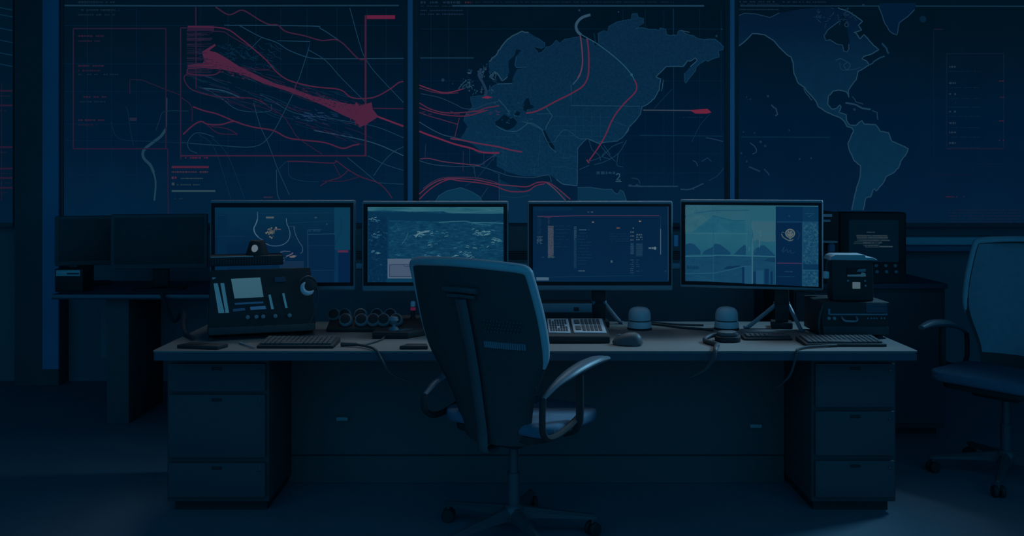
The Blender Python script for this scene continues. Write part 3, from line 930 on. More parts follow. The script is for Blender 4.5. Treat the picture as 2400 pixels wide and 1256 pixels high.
def monitor(px0, px1, py0, py1, scr, label, yaw=0.0, legs=(), plain=False, bg=None, nx=0.0):
    """px rectangle of the case; scr = px rectangle of the lit area"""
    cx = (px0 + px1) / 2
    w = (px1 - px0) * YM / F / math.cos(yaw)
    z1, z0 = Z(py0, YM) - DZ, Z(py1, YM) - DZ
    root = thing('monitor', label, 'monitor', (X(cx, YM), YM, DZ), yaw, 'row of lit monitors on the long desk')
    k = YM / F / math.cos(yaw)
    kz = YM / F
    m = MB()
    m.box(-w / 2, w / 2, 0, .045, z0, z1, M['case'], .009, 4)
    m.box(-w * .3, w * .3, .043, .075, z0 + .06, z1 - .08, M['charcoal'], .012)
    m.build('case', root)
    fx = lambda px: (px - cx) * k
    fz = lambda py: Z(py, YM) - DZ
    m = MB()
    m.box(fx(px0 + 3.5), fx(px1 - 3.5), -.002, .02, fz(scr[3] + 9), fz(py0 + 6), M['bezel'], .003)
    m.build('bezel', root)
    m = MB()
    m.box(fx(scr[0]), fx(scr[2]), -.0035, .004, fz(scr[3]), fz(scr[1]), bg)
    sm_ = m
    m = MB()
    neck = MB()
    neck.box(nx - .034, nx + .034, .05, .074, .10, z0 + .16, M['black'], .006)
    if plain:
        neck.box(-.034, .034, .05, .074, .014, .11, M['black'], .004)
        neck.build('stand_neck', root)
        m.prism(rounded(-.13, .13, .047, .20, .03), 0, .014, M['black'], bev=.003)
        m.build('stand_base', root)
    else:
        neck.build('stand_neck', root)
        for (lx, ly) in legs:
            m = MB()
            s = 1 if lx > 0 else -1
            m.tube([(nx + s * .028, .062, .125), (nx + s * .036, .060, .105), (nx + lx * .92, ly + .004, .018), (nx + lx, ly, .009), (nx + lx * 1.12, ly - .012, .008)], [.010, .010, .010, .008, .008], M['bluegrey'], 8, 4)
            m.build('stand_leg', root)
        m = MB()
        m.prism([(nx - .030, .03), (nx + .030, .03), (nx + .034, .115), (nx - .034, .115)], .046, .055, M['black'], 'xz', .002)
        m.box(nx - .05, nx + .05, .03, .13, 0, .03, M['black'], .006)
        m.build('stand_base', root)
    art = Art(fx, fz, k, sm_, root)
    art.y = -.0045
    return root, art


# monitor with a map outline
B1 = em_ramp('map_monitor_picture', [(0, (5, 38, 68)), (0.6, (4, 34, 62)), (1, (6, 42, 68))], 2, .17, .54, noise=.05, nscale=14)
root, A = monitor(493, 831, 469, 681, (506, 486, 820, 662), 'lit monitor behind the tall radio console, showing a pale coastline', math.radians(2), plain=True, bg=B1)
A.rect(506, 486, 783, 495, (5, 44, 70))
A.rect(783, 486, 820, 586, (10, 56, 82))
A.rect(783, 586, 792, 662, (8, 46, 78))
A.rect(792, 592, 820, 662, (5, 34, 68))
A.rect(512, 498, 533, 655, (5, 38, 66))
A.rect(723, 551, 784, 635, (5, 36, 66))
A.rect(656, 612, 712, 636, (18, 44, 70))
A.done()
B_ = lambda pts, w=1.6, c=(48, 74, 100), sm=4: A.line(tr(pts, 490, 460, .19105), w, c, sm)
B_([(600, 190), (600, 280), (580, 340), (555, 390), (570, 450), (610, 500), (670, 540), (690, 570), (770, 605), (860, 605), (930, 580), (980, 530), (995, 460), (980, 390), (955, 330), (950, 270)], 1.8, (56, 84, 112))
B_([(600, 280), (580, 340), (557, 390), (570, 450), (610, 500)], 2.6, (64, 92, 118))
B_([(685, 560), (690, 640), (700, 750), (740, 800), (930, 790)], 2, (44, 66, 92))
B_([(1040, 370), (1060, 460), (1100, 550), (1145, 620), (1145, 680), (1120, 700)], 1.6, (50, 74, 98))
B_([(980, 370), (1050, 370), (1050, 400)], 1.3, (34, 56, 84))
B_([(960, 330), (1200, 318), (1520, 300)], 1.1, (14, 50, 78))
B_([(120, 490), (440, 490)], 1.1, (14, 48, 76))
B_([(610, 210), (1520, 205)], 1.3, (12, 50, 78))
B_([(120, 210), (600, 205)], 1.2, (10, 46, 74))
B_([(1210, 410), (1215, 920)], 2, (22, 56, 84), 0)
B_([(1210, 410), (1380, 405)], 1.4, (22, 56, 84), 0)
B_([(1215, 468), (1540, 460)], 1.8, (26, 62, 90), 0)
B_([(1215, 605), (1540, 603)], 1.2, (12, 48, 78), 0)
B_([(1215, 910), (1540, 905)], 1.2, (14, 52, 82), 0)
B_([(1540, 600), (1620, 400), (1610, 260)], 1.4, (8, 46, 70), 4)
B_([(700, 700), (880, 695), (930, 660)], 1.3, (34, 58, 84), 3)
B_([(950, 735), (1010, 710), (1030, 690)], 2.6, (86, 84, 96), 3)
B_([(880, 690), (900, 675), (1000, 675)], 2, (60, 74, 92), 3)
for k in range(40):
    x, y = random.uniform(700, 940), random.gauss(780, 14)
    A.line(tr([(x, y), (x + 16, y + random.uniform(-6, 6))], 490, 460, .19105), 1.2, random.choice(((50, 70, 96), (70, 80, 96), (30, 58, 84))))
A.done()
A.rect(*tr([(705, 248)], 490, 460, .191)[0], *tr([(800, 270)], 490, 460, .191)[0], (74, 84, 88))
A.rect(*tr([(805, 398)], 490, 460, .191)[0], *tr([(885, 408)], 490, 460, .191)[0], (84, 74, 82))
for k in range(46):
    a, r = random.uniform(0, 6.28), abs(random.gauss(0, 34))
    x, y = 765 + r * math.cos(a), 440 + r * math.sin(a)
    A.disc(490 + x * .191, 460 + y * .191, random.uniform(.8, 2.6) * (1 if r > 24 else 1.3), random.choice(((92, 94, 88), (70, 78, 78), (58, 70, 76))), 7)
A.poly(tr([(985, 738), (1040, 722), (1078, 728), (1050, 750), (1005, 752)], 490, 460, .191), (96, 92, 94))
A.rect(*tr([(148, 725)], 490, 460, .191)[0], *tr([(210, 752)], 490, 460, .191)[0], (74, 98, 110))
A.rect(*tr([(1580, 662)], 490, 460, .191)[0], *tr([(1705, 690)], 490, 460, .191)[0], (74, 38, 66))
A.rect(*tr([(1296, 252)], 490, 460, .191)[0], *tr([(1325, 270)], 490, 460, .191)[0], (40, 66, 90))
A.text(758, 768, 525, 3, (50, 74, 96), 4)
A.text(515, 534, 504, 2.4, (14, 48, 76), 5)
A.text(724, 752, 541, 4, (22, 56, 82), 6)
A.done()

# monitor with satellite relief
B2 = em_terrain('satellite_picture', [(0.30, (5, 42, 72)), (0.45, (10, 54, 82)), (0.56, (15, 64, 92)), (0.64, (28, 82, 108)), (0.74, (58, 108, 128))], 26, 85, 1.0, 10, .74)
root, A = monitor(848, 1192, 471, 683, (862, 485, 1180, 661), 'lit monitor showing grey-blue terrain, partly behind the chair back', 0, plain=True, bg=B2)
A.rect(862, 485, 1180, 495, (16, 70, 92))
A.poly([(862, 485), (1180, 485), (1180, 500), (1150, 501), (1050, 499), (1040, 495), (960, 496), (900, 492), (862, 494)], em_terrain('pale_sky_picture', [(.3, (22, 78, 98)), (.7, (52, 104, 118))], 6, 60, 1.2, 4))
A.poly([(862, 496), (980, 498), (1060, 501), (1180, 502), (1180, 519), (1080, 520), (862, 515)], (7, 48, 76))
A.rect(864, 508, 908, 661, em_terrain('dark_side_picture', [(.36, (4, 38, 68)), (.6, (7, 46, 76)), (.72, (40, 86, 108))], 60, 70, 1, 5))
A.rect(862, 505, 864, 661, (9, 52, 82))
A.rect(908, 508, 912, 661, (6, 52, 84))
A.done()
A.line([(1028, 521), (1060, 519), (1092, 518), (1100, 521), (1150, 522), (1180, 523)], 2, (44, 96, 114))
A.line([(1092, 518), (1115, 524), (1150, 528)], 2.5, (34, 86, 108))
for cx, cy, L, n in ((990, 548, 40, 18), (1130, 546, 44, 30), (1160, 562, 30, 16), (1045, 543, 24, 8), (1090, 596, 34, 14), (1010, 575, 24, 6), (875, 515, 14, 8), (880, 553, 18, 10), (1120, 578, 60, 8), (1020, 600, 90, 14), (880, 590, 18, 8)):
    for k in range(n):
        x, y = random.gauss(cx, L * .32), random.gauss(cy, 4)
        A.line([(x - 3, y + random.uniform(-1, 2)), (x, y - 1), (x + random.uniform(2, 6), y + random.uniform(-2, 2))], random.uniform(.8, 1.8), random.choice(((84, 120, 132), (60, 108, 126), (40, 92, 114))))
A.line([(974, 555), (984, 546), (1006, 541)], 4, (76, 114, 128), 3)
A.line([(943, 571), (952, 558), (957, 545)], 1.4, (40, 92, 116), 3)
A.done()
A.rect(909, 606, 1010, 652, (74, 92, 114))
A.rect(913, 619, 969, 648, (38, 56, 84))
A.rect(914.5, 620.5, 967.5, 646.5, (66, 84, 108))
A.line([(914, 620), (945, 620), (950, 624), (985, 624)], 1.4, (38, 56, 84))
A.rect(906, 652, 1180, 661, (8, 54, 82))
A.done()

# monitor with lists
B3 = em_ramp('list_monitor_picture', [(0, (5, 38, 68)), (1, (5, 34, 62))], 2, .17, .54, noise=.03, nscale=10)
root, A = monitor(1236, 1577, 471, 681, (1249, 484, 1567, 660), 'lit monitor showing code lists under a red line, right of the chair back', 0, legs=((.115, .145), (-.16, .15)), bg=B3)
C_ = 0.19112
P3 = lambda x, y: (1230 + x * C_, 460 + y * C_)


def r3(x0, y0, x1, y1, c):
    A.rect(*P3(x0, y0), *P3(x1, y1), c)


r3(110, 130, 580, 175, (6, 40, 68))
A.line([P3(150, 246), P3(400, 244), P3(640, 236), P3(1648, 236)], 1.7, (74, 48, 76))
r3(235, 244, 330, 262, (56, 38, 70))
r3(282, 360, 352, 750, (48, 58, 78))
r3(600, 370, 632, 880, (14, 48, 76))
r3(1295, 570, 1335, 710, (22, 54, 80))
r3(1362, 575, 1442, 735, (18, 50, 76))
r3(140, 990, 294, 1030, (62, 92, 114))
A.line([P3(1664, 400), P3(1664, 712)], 1.8, (70, 92, 108))
A.line([P3(1664, 240), P3(1664, 400)], 1.1, (20, 54, 80))
A.line([P3(1740, 130), P3(1755, 130), P3(1757, 1030)], 1.6, (28, 62, 90))
A.line([P3(260, 990), P3(700, 980), P3(1430, 972)], 1.1, (14, 50, 80))
A.done()
for y in range(365, 640, 42):
    A.text(*[P3(370, 0)[0], P3(430 + random.uniform(20, 130), 0)[0]], P3(0, y)[1], 1.8, (14, 48, 76), y)
for y in range(375, 880, 21):
    A.text(P3(604, 0)[0], P3(634, 0)[0], P3(0, y)[1], 2.6, (44, 72, 92) if y < 540 else (20, 54, 80), y)
for y in range(410, 860, 38):
    A.text(P3(650, 0)[0], P3(650 + random.uniform(60, 200), 0)[0], P3(0, y)[1], 1.6, (18, 52, 80), y + 3)
for y in range(460, 560, 30):
    A.text(P3(1040, 0)[0], P3(1280, 0)[0], P3(0, y)[1], 1.5, (16, 50, 78), y + 5)
for y in list(range(390, 560, 48)) + list(range(590, 720, 26)) + list(range(780, 940, 26)):
    A.text(P3(1292, 0)[0], P3(1335, 0)[0], P3(0, y)[1], 4 if y < 560 else 2.6, (58, 78, 92) if y < 560 else (34, 64, 86), y)
for y in list(range(470, 545, 30)) + list(range(590, 720, 24)) + list(range(780, 860, 26)) + [915]:
    A.text(P3(1365, 0)[0], P3(1440 if y < 760 or y > 900 else 1400, 0)[0], P3(0, y)[1], 3.4 if y < 560 else 2.4, (60, 82, 96) if y < 560 else (28, 60, 84), y + 9)
for y in range(250, 470, 14):
    A.text(P3(155, 0)[0], P3(200, 0)[0], P3(0, y)[1], 1.5, (18, 50, 78), y)
for y in range(495, 585, 16):
    A.text(P3(150, 0)[0], P3(215, 0)[0], P3(0, y)[1], 2.4, (50, 76, 96), y)
for y in range(262, 345, 17):
    A.text(P3(285, 0)[0], P3(302, 0)[0], P3(0, y)[1], 2, (50, 62, 82), y)
for y in range(365, 750, 12):
    A.text(P3(284, 0)[0], P3(352, 0)[0], P3(0, y)[1], 1.8, (70, 78, 90), y)
for x0, x1, y, h, c in ((770, 835, 192, 3, (60, 76, 88)), (822, 846, 316, 3.4, (110, 98, 96)), (1395, 1425, 305, 3.4, (110, 104, 104)), (1122, 1165, 388, 3, (100, 74, 70)), (1025, 1075, 798, 6, (54, 80, 96)), (1515, 1605, 633, 5, (76, 98, 112)), (645, 735, 912, 2.4, (64, 90, 106)), (665, 750, 410, 2.6, (46, 76, 96)), (205, 240, 745, 2, (30, 60, 84)), (1710, 1735, 916, 3, (22, 54, 82)), (280, 365, 742, 3, (40, 68, 80))):
    A.text(P3(x0, 0)[0], P3(x1, 0)[0], P3(0, y)[1], h, c, x0, .15)
r3(1580, 618, 1608, 652, (90, 112, 124))
A.done()

# monitor with photographs
B4 = em_ramp('photo_monitor_picture', [(0, (16, 60, 90)), (0.38, (18, 66, 96)), (0.46, (26, 82, 106)), (0.72, (34, 88, 108)), (1, (40, 90, 108))], 2, .17, .54, noise=.05, nscale=9)
root, A = monitor(1600, 1917, 468, 677, (1613, 481, 1906, 662), 'lit monitor with pale mountain photos and a dark panel with a crest', math.radians(-13), legs=((.085, -.04), (-.16, .0)), bg=B4, nx=.15)
D_ = 0.19112
P4 = lambda x, y: (1590 + x * D_, 460 + y * D_)
pl = lambda pts, c: A.poly([P4(*p) for p in pts], c)
ln = lambda pts, w, c, sm=0: A.line([P4(*p) for p in pts], w, c, sm)
T1 = em_terrain('pale_cloud_picture', [(.3, (34, 86, 104)), (.7, (52, 96, 110))], 20, 20, 1, 5)
T2 = em_terrain('teal_slope_picture', [(.3, (24, 80, 104)), (.7, (34, 92, 112))], 20, 20, 1, 5)
pl([(118, 125), (430, 125), (430, 180), (240, 210), (118, 240)], T1)
pl([(118, 270), (250, 235), (440, 230), (440, 250), (210, 445), (118, 450)], T1)
pl([(200, 445), (450, 240), (450, 445)], T2)
pl([(455, 250), (560, 275), (700, 300), (820, 315), (830, 445), (455, 445)], T2)
pl([(870, 125), (1172, 125), (1172, 300), (870, 300)], (36, 90, 108))
pl([(905, 310), (1172, 310), (1172, 545), (1090, 555), (905, 540)], (50, 92, 108))
A.done()
for pts in ([(118, 600), (180, 585), (230, 600), (300, 680), (300, 725), (118, 735)], [(320, 725), (340, 680), (440, 630), (470, 585), (530, 595), (600, 650), (650, 690), (650, 720)], [(690, 715), (760, 640), (810, 595), (830, 610), (830, 720)], [(920, 720), (925, 650), (1000, 600), (1040, 595), (1090, 640), (1150, 700), (1172, 725)]):
    pl(pts, (16, 62, 92))
A.done()
pl([(118, 745), (460, 730), (1172, 735), (1172, 1075), (118, 1050)], em_terrain('lower_photo_picture', [(.3, (15, 60, 90)), (.7, (22, 70, 98))], 12, 40, 1, 6))
pl([(570, 900), (610, 865), (760, 850), (770, 860), (640, 895)], (10, 48, 78))
pl([(1035, 790), (1080, 755), (1172, 745), (1172, 800)], (14, 54, 84))
for x0, x1, y0 in ((785, 812, 870), (915, 945, 920), (1045, 1095, 885), (1112, 1140, 915)):
    pl([(x0, y0), (x1, y0), (x1, 1070), (x0, 1070)], (9, 46, 80))
for x0, x1, y0 in ((815, 905, 860), (950, 1030, 905)):
    pl([(x0, y0), (x1, y0), (x1, 1072), (x0, 1072)], (26, 74, 104))
A.up()
for pts, w, c in (([(118, 750), (440, 738), (500, 728), (1172, 732)], 2, (44, 98, 118)), ([(118, 462), (880, 458), (1172, 455)], 1.8, (42, 98, 118)), ([(905, 320), (905, 1070)], 3, (50, 96, 116)), ([(452, 240), (452, 1050)], 1.2, (30, 80, 106)), ([(118, 965), (460, 950), (640, 905), (800, 860), (905, 850)], 1.6, (34, 84, 110)), ([(240, 210), (440, 180), (860, 170)], 2, (22, 76, 100)), ([(1170, 125), (1172, 1070)], 1.6, (40, 96, 114)), ([(440, 240), (680, 300), (820, 300)], 2.2, (22, 78, 102)), ([(905, 300), (1172, 300)], 1.4, (44, 96, 112)), ([(835, 480), (838, 650)], 2.4, (40, 90, 110))):
    ln(pts, w, c)
for k in range(26):
    x, y = random.uniform(840, 1010), random.uniform(400, 620)
    ln([(x, y), (x, y + random.uniform(20, 90))], 1.5, random.choice(((60, 98, 114), (44, 92, 110), (30, 80, 104))))
for k in range(12):
    x = 140 + k * 12
    ln([(x, 905), (x + 4, 860 + (k % 3) * 8)], 1.8, (11, 50, 80))
A.done()
pl([(1172, 122), (1478, 122), (1478, 1084), (1172, 1075)], (5, 36, 68))
pl([(1172, 122), (1478, 122), (1478, 300), (1172, 300)], (5, 42, 74))
pl([(1478, 300), (1655, 300), (1655, 1084), (1478, 1084)], em_terrain('speckled_map_picture', [(.32, (12, 56, 88)), (.5, (20, 66, 96)), (.68, (40, 88, 106))], 90, 90, 1, 3))
pl([(1478, 122), (1655, 122), (1655, 300), (1478, 300)], (8, 50, 80))
pl([(1478, 815), (1655, 815), (1655, 885), (1478, 885)], (10, 48, 80))
A.up()
for pts, w, c in (([(1185, 810), (1470, 808)], 2, (64, 44, 80)), ([(1185, 310), (1655, 305)], 2, (20, 62, 92)), ([(1478, 310), (1476, 1080)], 2.4, (22, 70, 100)), ([(1190, 972), (1390, 970)], 1.3, (10, 52, 82)), ([(1478, 888), (1655, 888)], 2, (30, 78, 102)), ([(1505, 205), (1610, 205), (1540, 245)], 1.5, (28, 70, 98))):
    ln(pts, w, c)
A.done()
# round crest on the dark panel
cx, cy = P4(1336, 447)
A.disc(cx, cy, 9.6, (58, 82, 92), 24)
A.up()
A.disc(cx, cy, 7.4, (26, 58, 84), 20)
A.up()
A.ring(cx, cy, 9.8, 1.8, (92, 104, 102), 24)
A.poly([(cx - 7, cy + 1), (cx + 7, cy + 1), (cx + 5, cy + 5), (cx, cy + 7.5), (cx - 5, cy + 5)], (84, 96, 98))
for dx, dy, r in ((-3.4, -3.4, 2.2), (2.2, -3.6, 2.4), (-.2, -.6, 1.9), (4.4, .2, 1.4), (-5, -.2, 1.3)):
    A.disc(cx + dx, cy + dy, r, (90, 100, 100), 8)
A.line([(cx - 19, cy + 1), (cx - 15, cy + 9), (cx - 6, cy + 15), (cx, cy + 17), (cx + 7, cy + 14)], 2.2, (74, 90, 94), 4)
A.line([(cx - 18, cy - 1), (cx - 16, cy - 3), (cx - 12, cy - 1)], 1.8, (52, 76, 90), 3)
A.line([(cx + 14, cy - 8), (cx + 20, cy + 2), (cx + 16, cy + 14)], 1.2, (26, 58, 84), 4)
A.poly([(cx - 6, cy + 8), (cx + 6, cy + 8), (cx + 1, cy + 14), (cx - 1, cy + 14)], (70, 88, 94))
A.line([P4(1240, 660), P4(1270, 610), P4(1250, 680), P4(1300, 640), P4(1310, 680), P4(1340, 650), P4(1350, 690), P4(1390, 670)], 1.2, (20, 56, 84), 4)
A.text(P4(1275, 0)[0], P4(1365, 0)[0], P4(0, 910)[1], 3, (26, 62, 90), 3)
A.disc(*P4(1325, 236), 2, (22, 60, 88), 8)
A.done()

# ------------------------------------------------------------------ office chairs
TH = math.radians(36)


def make_chair(label, loc, rz):
    root = thing('office_chair', label, 'office chair', loc, rz, 'swivel chairs')
    NZ, NU = 26, 17
    back, front = [], []
    prof = [(.43, .150), (.50, .170), (.56, .182), (.62, .200), (.68, .230), (.74, .264), (.80, .288), (.88, .298), (.96, .297), (1.04, .293), (1.10, .288), (1.135, .284), (1.152, .278), (1.160, .268)]

    def hw(z):
        for (a, wa), (b, wb) in zip(prof, prof[1:]):
            if z <= b:
                return wa + (wb - wa) * (z - a) / (b - a)
        return prof[-1][1]

    def pt(u, z, d):
        x = u * hw(z)
        y = -.185 - (z - .5) * math.tan(math.radians(15)) + .060 * abs(u) ** 2.2 + .015 * math.sin((z - .5) / .66 * math.pi)
        zz = z - .016 * u * u * max(0, (z - .9) / .26)
        return Vector((x, y + d, zz))
    zl = [.43 + .73 * (i / (NZ - 1)) ** .87 for i in range(NZ)]
    for z in zl:
        back.append([pt(-1 + 2 * j / (NU - 1), z, -.012) for j in range(NU)])
        front.append([pt(-1 + 2 * j / (NU - 1), z, .012) for j in range(NU)])
    m = MB(); m.sheet(back, front, M['chairshell']); m.build('backrest', root, angle=60)
    # front cushion
    fb = [[pt((-1 + 2 * j / 12) * .93, min(1.14, .58 + .56 * i / 16), .0125) for j in range(13)] for i in range(17)]
    ff = [[p + Vector((0, .018 * (1 - abs(-1 + 2 * j / 12) ** 6) * (1 - abs(-1 + 2 * i / 16) ** 8) + .003, 0)) for j, p in enumerate(r)] for i, r in enumerate(fb)]
    m = MB(); m.sheet(fb, ff, M['fabric']); m.build('back_cushion', root, angle=60)
    rim = [pt(-1, z, 0) for z in (.66, .76, .86, .96, 1.06, 1.12, 1.152)] + [pt(u, 1.160, 0) for u in (-.9, -.6, -.3, 0, .3, .6, .9)] + [pt(1, z, 0) for z in (1.152, 1.12, 1.06, .96, .86, .80, .76)]
    m = MB(); m.tube(rim, [.006, .009, .011, .012, .014, .017] + [.019] * 9 + [.017] * 4 + [.014, .008], M['chairrim'], 10, 3); m.build('back_rim', root, angle=60)
    # spine and bracket behind the backrest
    sp = [pt(0, z, -.030) for z in (1.02, .95, .85, .75, .65, .55, .47)] + [Vector((0, -.205, .408)), Vector((0, -.15, .398)), Vector((0, -.08, .425))]
    m = MB(); m.tube(sp, .026, M['chairbase'], 10, 3, .45); m.build('back_spine', root)
    m = MB(); m.tube([pt(u, 1.055 - .018 * u * u, -.024) for u in (-.28, -.15, 0, .15, .28)], .012, M['chairbase'], 8, 4)
    m.tube([pt(u, 1.030 - .018 * u * u, -.024) for u in (-.22, -.1, 0, .1, .22)], .008, M['chairbase'], 8, 4); m.build('spine_bracket', root)
    # added ribs and dots standing in for keypads seen through the back
    m = MB()
    for k in range(19):
        u = .22 + k * .031
        m.tube([pt(u, .832, -.015), pt(u, .856, -.015)], .0042, M['bluegrey'], 6, 0)
    m.build('lumbar_ribs', root)
    m = MB()
    for r in range(4):
        for k in range(12):
            u = .25 + k * .045 + (r % 2) * .02
            m.tube([pt(u, .895 + r * .014, -.015), pt(u + .02, .901 + r * .014, -.015)], .0035, M['charcoal'], 5, 0)
    m.build('lumbar_grille', root)
    # seat
    m = MB(); m.prism(rounded(-.275, .275, -.156, .27, .085, 7), .475, .525, M['seatfabric'], bev=.016); m.build('seat', root, angle=60)
    m = MB(); m.prism(rounded(-.22, .22, -.145, .24, .07), .445, .474, M['black'], bev=.006); m.box(-.11, .11, -.13, .13, .405, .446, M['black'], .012); m.build('seat_pan', root)
    for s in (-1, 1):
        dz = -.066 if s < 0 else 0.0
        m = MB()
        m.tube([(s * .294, -.215, .655 + dz), (s * .299, -.14, .692 + dz), (s * .301, -.05, .716 + dz), (s * .301, .05, .732 + dz), (s * .299, .16, .738 + dz), (s * .294, .26, .730 + dz)], [.010, .018, .029, .033, .030, .016], M['arm'], 12, 4, .62)
        arm = m.build('armrest', root)
        m = MB()
        m.tube([(s * .294, -.215, .652 + dz), (s * .294, -.222, .60 + dz * .6), (s * .292, -.212, .52), (s * .290, -.15, .492), (s * .288, -.04, .505), (s * .290, .035, .53)], .013, M['black'], 8, 4)
        m.tube([(s * .298, .035, .712 + dz), (s * .298, .037, .62 + dz * .4), (s * .292, .035, .50), (s * .230, .035, .462), (s * .14, .02, .452)], .016, M['black'], 8, 4)
        m.build('arm_strut', arm)
    m = MB(); m.lathe([(0, .10), (.026, .10), (.026, .27), (.019, .27), (.019, .40), (.045, .405), (.045, .415), (0, .415)], M['chairbase'], 20); m.build('gas_column', root)
    m = MB(); m.lathe([(0, .075), (.045, .075), (.05, .09), (.045, .125), (.03, .14), (0, .14)], M['chairbase'], 20); m.build('base_hub', root)
    return root


def add_base(root, a0):
    ch = root.rotation_euler.z
    for k in range(5):
        a = math.radians(a0 + 72 * k) - ch
        d = Vector((math.cos(a), math.sin(a), 0))
        n = Vector((-math.sin(a), math.cos(a), 0))
        m = MB()
        b = bmesh.new()
        rings = []
        for r, hwid, z0, z1 in ((.035, .028, .085, .130), (.12, .026, .085, .118), (.24, .021, .078, .100), (.33, .017, .070, .088), (.345, .010, .072, .084)):
            rings.append([b.verts.new(d * r + n * (hwid * q) + Vector((0, 0, z))) for q, z in ((-1, z0), (1, z0), (.95, z0 + (z1 - z0) * .55), (.35, z1), (-.35, z1), (-.95, z0 + (z1 - z0) * .55))])
        for A_, B_r in zip(rings, rings[1:]):
            for j in range(6):
                b.faces.new((A_[j], A_[(j + 1) % 6], B_r[(j + 1) % 6], B_r[j]))
        b.faces.new(rings[0]); b.faces.new(rings[-1])
        bmesh.ops.recalc_face_normals(b, faces=b.faces[:])
        m.merge(b, M['chairbase'])
        leg = m.build('base_leg', root, angle=25)
        m = MB()
        tx = Matrix.Translation(d * .33 + Vector((0, 0, .028))) @ Matrix.Rotation(a + .5, 4, 'Z') @ Matrix.Rotation(math.radians(90), 4, 'X')
        for off in (-.016, .016):
            m.lathe([(0, -.010), (.024, -.010), (.028, -.006), (.028, .006), (.024, .010), (0, .010)], M['black'], 18, tx @ Matrix.Translation((0, 0, off)))
        m.tube([d * .33 + Vector((0, 0, .030)), d * .33 + Vector((0, 0, .078))], .008, M['charcoal'], 8)
        m.build('caster', leg)


chair = make_chair('dark office chair pulled up to the long desk, its back to us', (.006, 3.72, 0), -TH)
chair2 = copy_tree(chair)
add_base(chair, 292)
chair2.location = (2.44, 4.46, 0)
chair2.rotation_euler = (0, 0, math.radians(128))
chair2['label'] = 'office chair standing at the right edge beyond the end of the long desk'
add_base(chair2, 20)

# ------------------------------------------------------------------ things on the desk, left part
# tall radio console, tilted back
YC = 4.10
con = thing('radio_console', 'tall tilted radio console with a small pale screen, at the left end of the desk', 'radio console', (X(612, YC + .06), YC + .06, DZ), math.radians(17))
TT = Matrix.Translation((0, -.06, .030)) @ Matrix.Rotation(math.radians(-13), 4, 'X')
cw, chh = .228, .290
m = MB(); m.prism([(-cw - .006, 0), (cw + .014, 0), (cw - .004, chh), (-cw + .006, chh)], 0, .14, M['black'], 'xz', .008, TT)
m.box(-cw - .002, cw + .01, -.006, .02, -.004, .030, M['black2'], .006, 2, TT); m.build('body', con)
m = MB(); m.box(-.19, .20, -.02, .16, 0, .010, M['black'], .004)
m.box(-.15, -.11, .0, .14, .008, .05, M['black'], .004); m.box(.11, .15, .0, .14, .008, .05, M['black'], .004); m.build('stand', con)


def cf(px, py):           # point on the console face (local, before the tilt)
    return ((px - 612) / 505.0, (775 - py) / 490.0)


def cface(name, quad, mt, d=.0035, parent=con):
    m = MB(); m.prism([cf(*q) for q in quad], -d, .003, mt, 'xz', 0, TT)
    return m.build(name, parent)


sc_ = em_ramp('console_screen_light', [(0, (46, 84, 102)), (1, (52, 92, 108))], 2, .1, .3)
cface('screen', [(545, 654), (610, 653), (617, 697), (553, 698)], sc_)
for q in ([(507, 663), (516, 663), (531, 729), (518, 729)], [(522, 663), (530, 663), (541, 729), (533, 729)], [(628, 693), (633, 692), (640, 725), (634, 725)], [(659, 691), (664, 690), (671, 724), (666, 724)]):
    cface('level_bar', q, em((34, 82, 106)))
cface('button_row', [(553, 708), (616, 707), (617, 711), (554, 712)], em((14, 52, 84)))
cface('button_row', [(587, 718), (621, 717), (623, 724), (588, 725)], em((24, 64, 98)))
cface('button_row', [(549, 721), (575, 720), (577, 725), (550, 727)], em((12, 44, 72)))
cface('name_plate', [(642, 653), (667, 652), (668, 664), (643, 665)], M['deskedge'])
cface('name_plate', [(504, 649), (513, 650), (508, 654), (504, 654)], M['steel'])
for px in (582, 601, 616, 643, 675):
    x, z = cf(px, 741)
    m = MB(); m.lathe([(0, 0), (.010, 0), (.009, .014), (.006, .016), (0, .016)], M['knob'], 14, TT @ Matrix.Translation((x, -.002, z)) @ Matrix.Rotation(math.radians(90), 4, 'X')); m.build('knob', con)
# ribbed flat unit on the console
rz = con.rotation_euler.z
unit = thing('receiver_unit', 'flat ribbed black unit lying on top of the tall radio console', 'receiver', (X(577, 4.24), 4.245, DZ + .030 + chh * math.cos(math.radians(13)) + .012), rz)
m = MB(); m.box(-.165, .165, -.07, .075, .0, .045, M['black'], .005)
for k in range(22):
    x = -.15 + k * .0118
    m.box(x, x + .004, -.0725, -.069, .008, .037, M['black2'])
m.build('casing', unit)
m = MB(); m.box(-.158, .03, -.0735, -.066, .0405, .0455, M['steel'], .001); m.build('top_strip', unit)
cam_ = thing('webcam', 'black dome webcam with a white lens, on the ribbed unit', 'webcam', (X(603, 4.25), 4.250, unit.location.z + .045), rz)
m = MB(); m.lathe([(0, 0), (.052, 0), (.052, .006), (.044, .030), (.036, .060), (.028, .068), (0, .070)], M['black'], 24); m.build('housing', cam_)
m = MB(); m.ball((-.012, -.041, .032), .015, .010, .019, em((92, 108, 120)), 16); m.build('lens', cam_)  # lens is no lamp; its pale tone is put in as glow
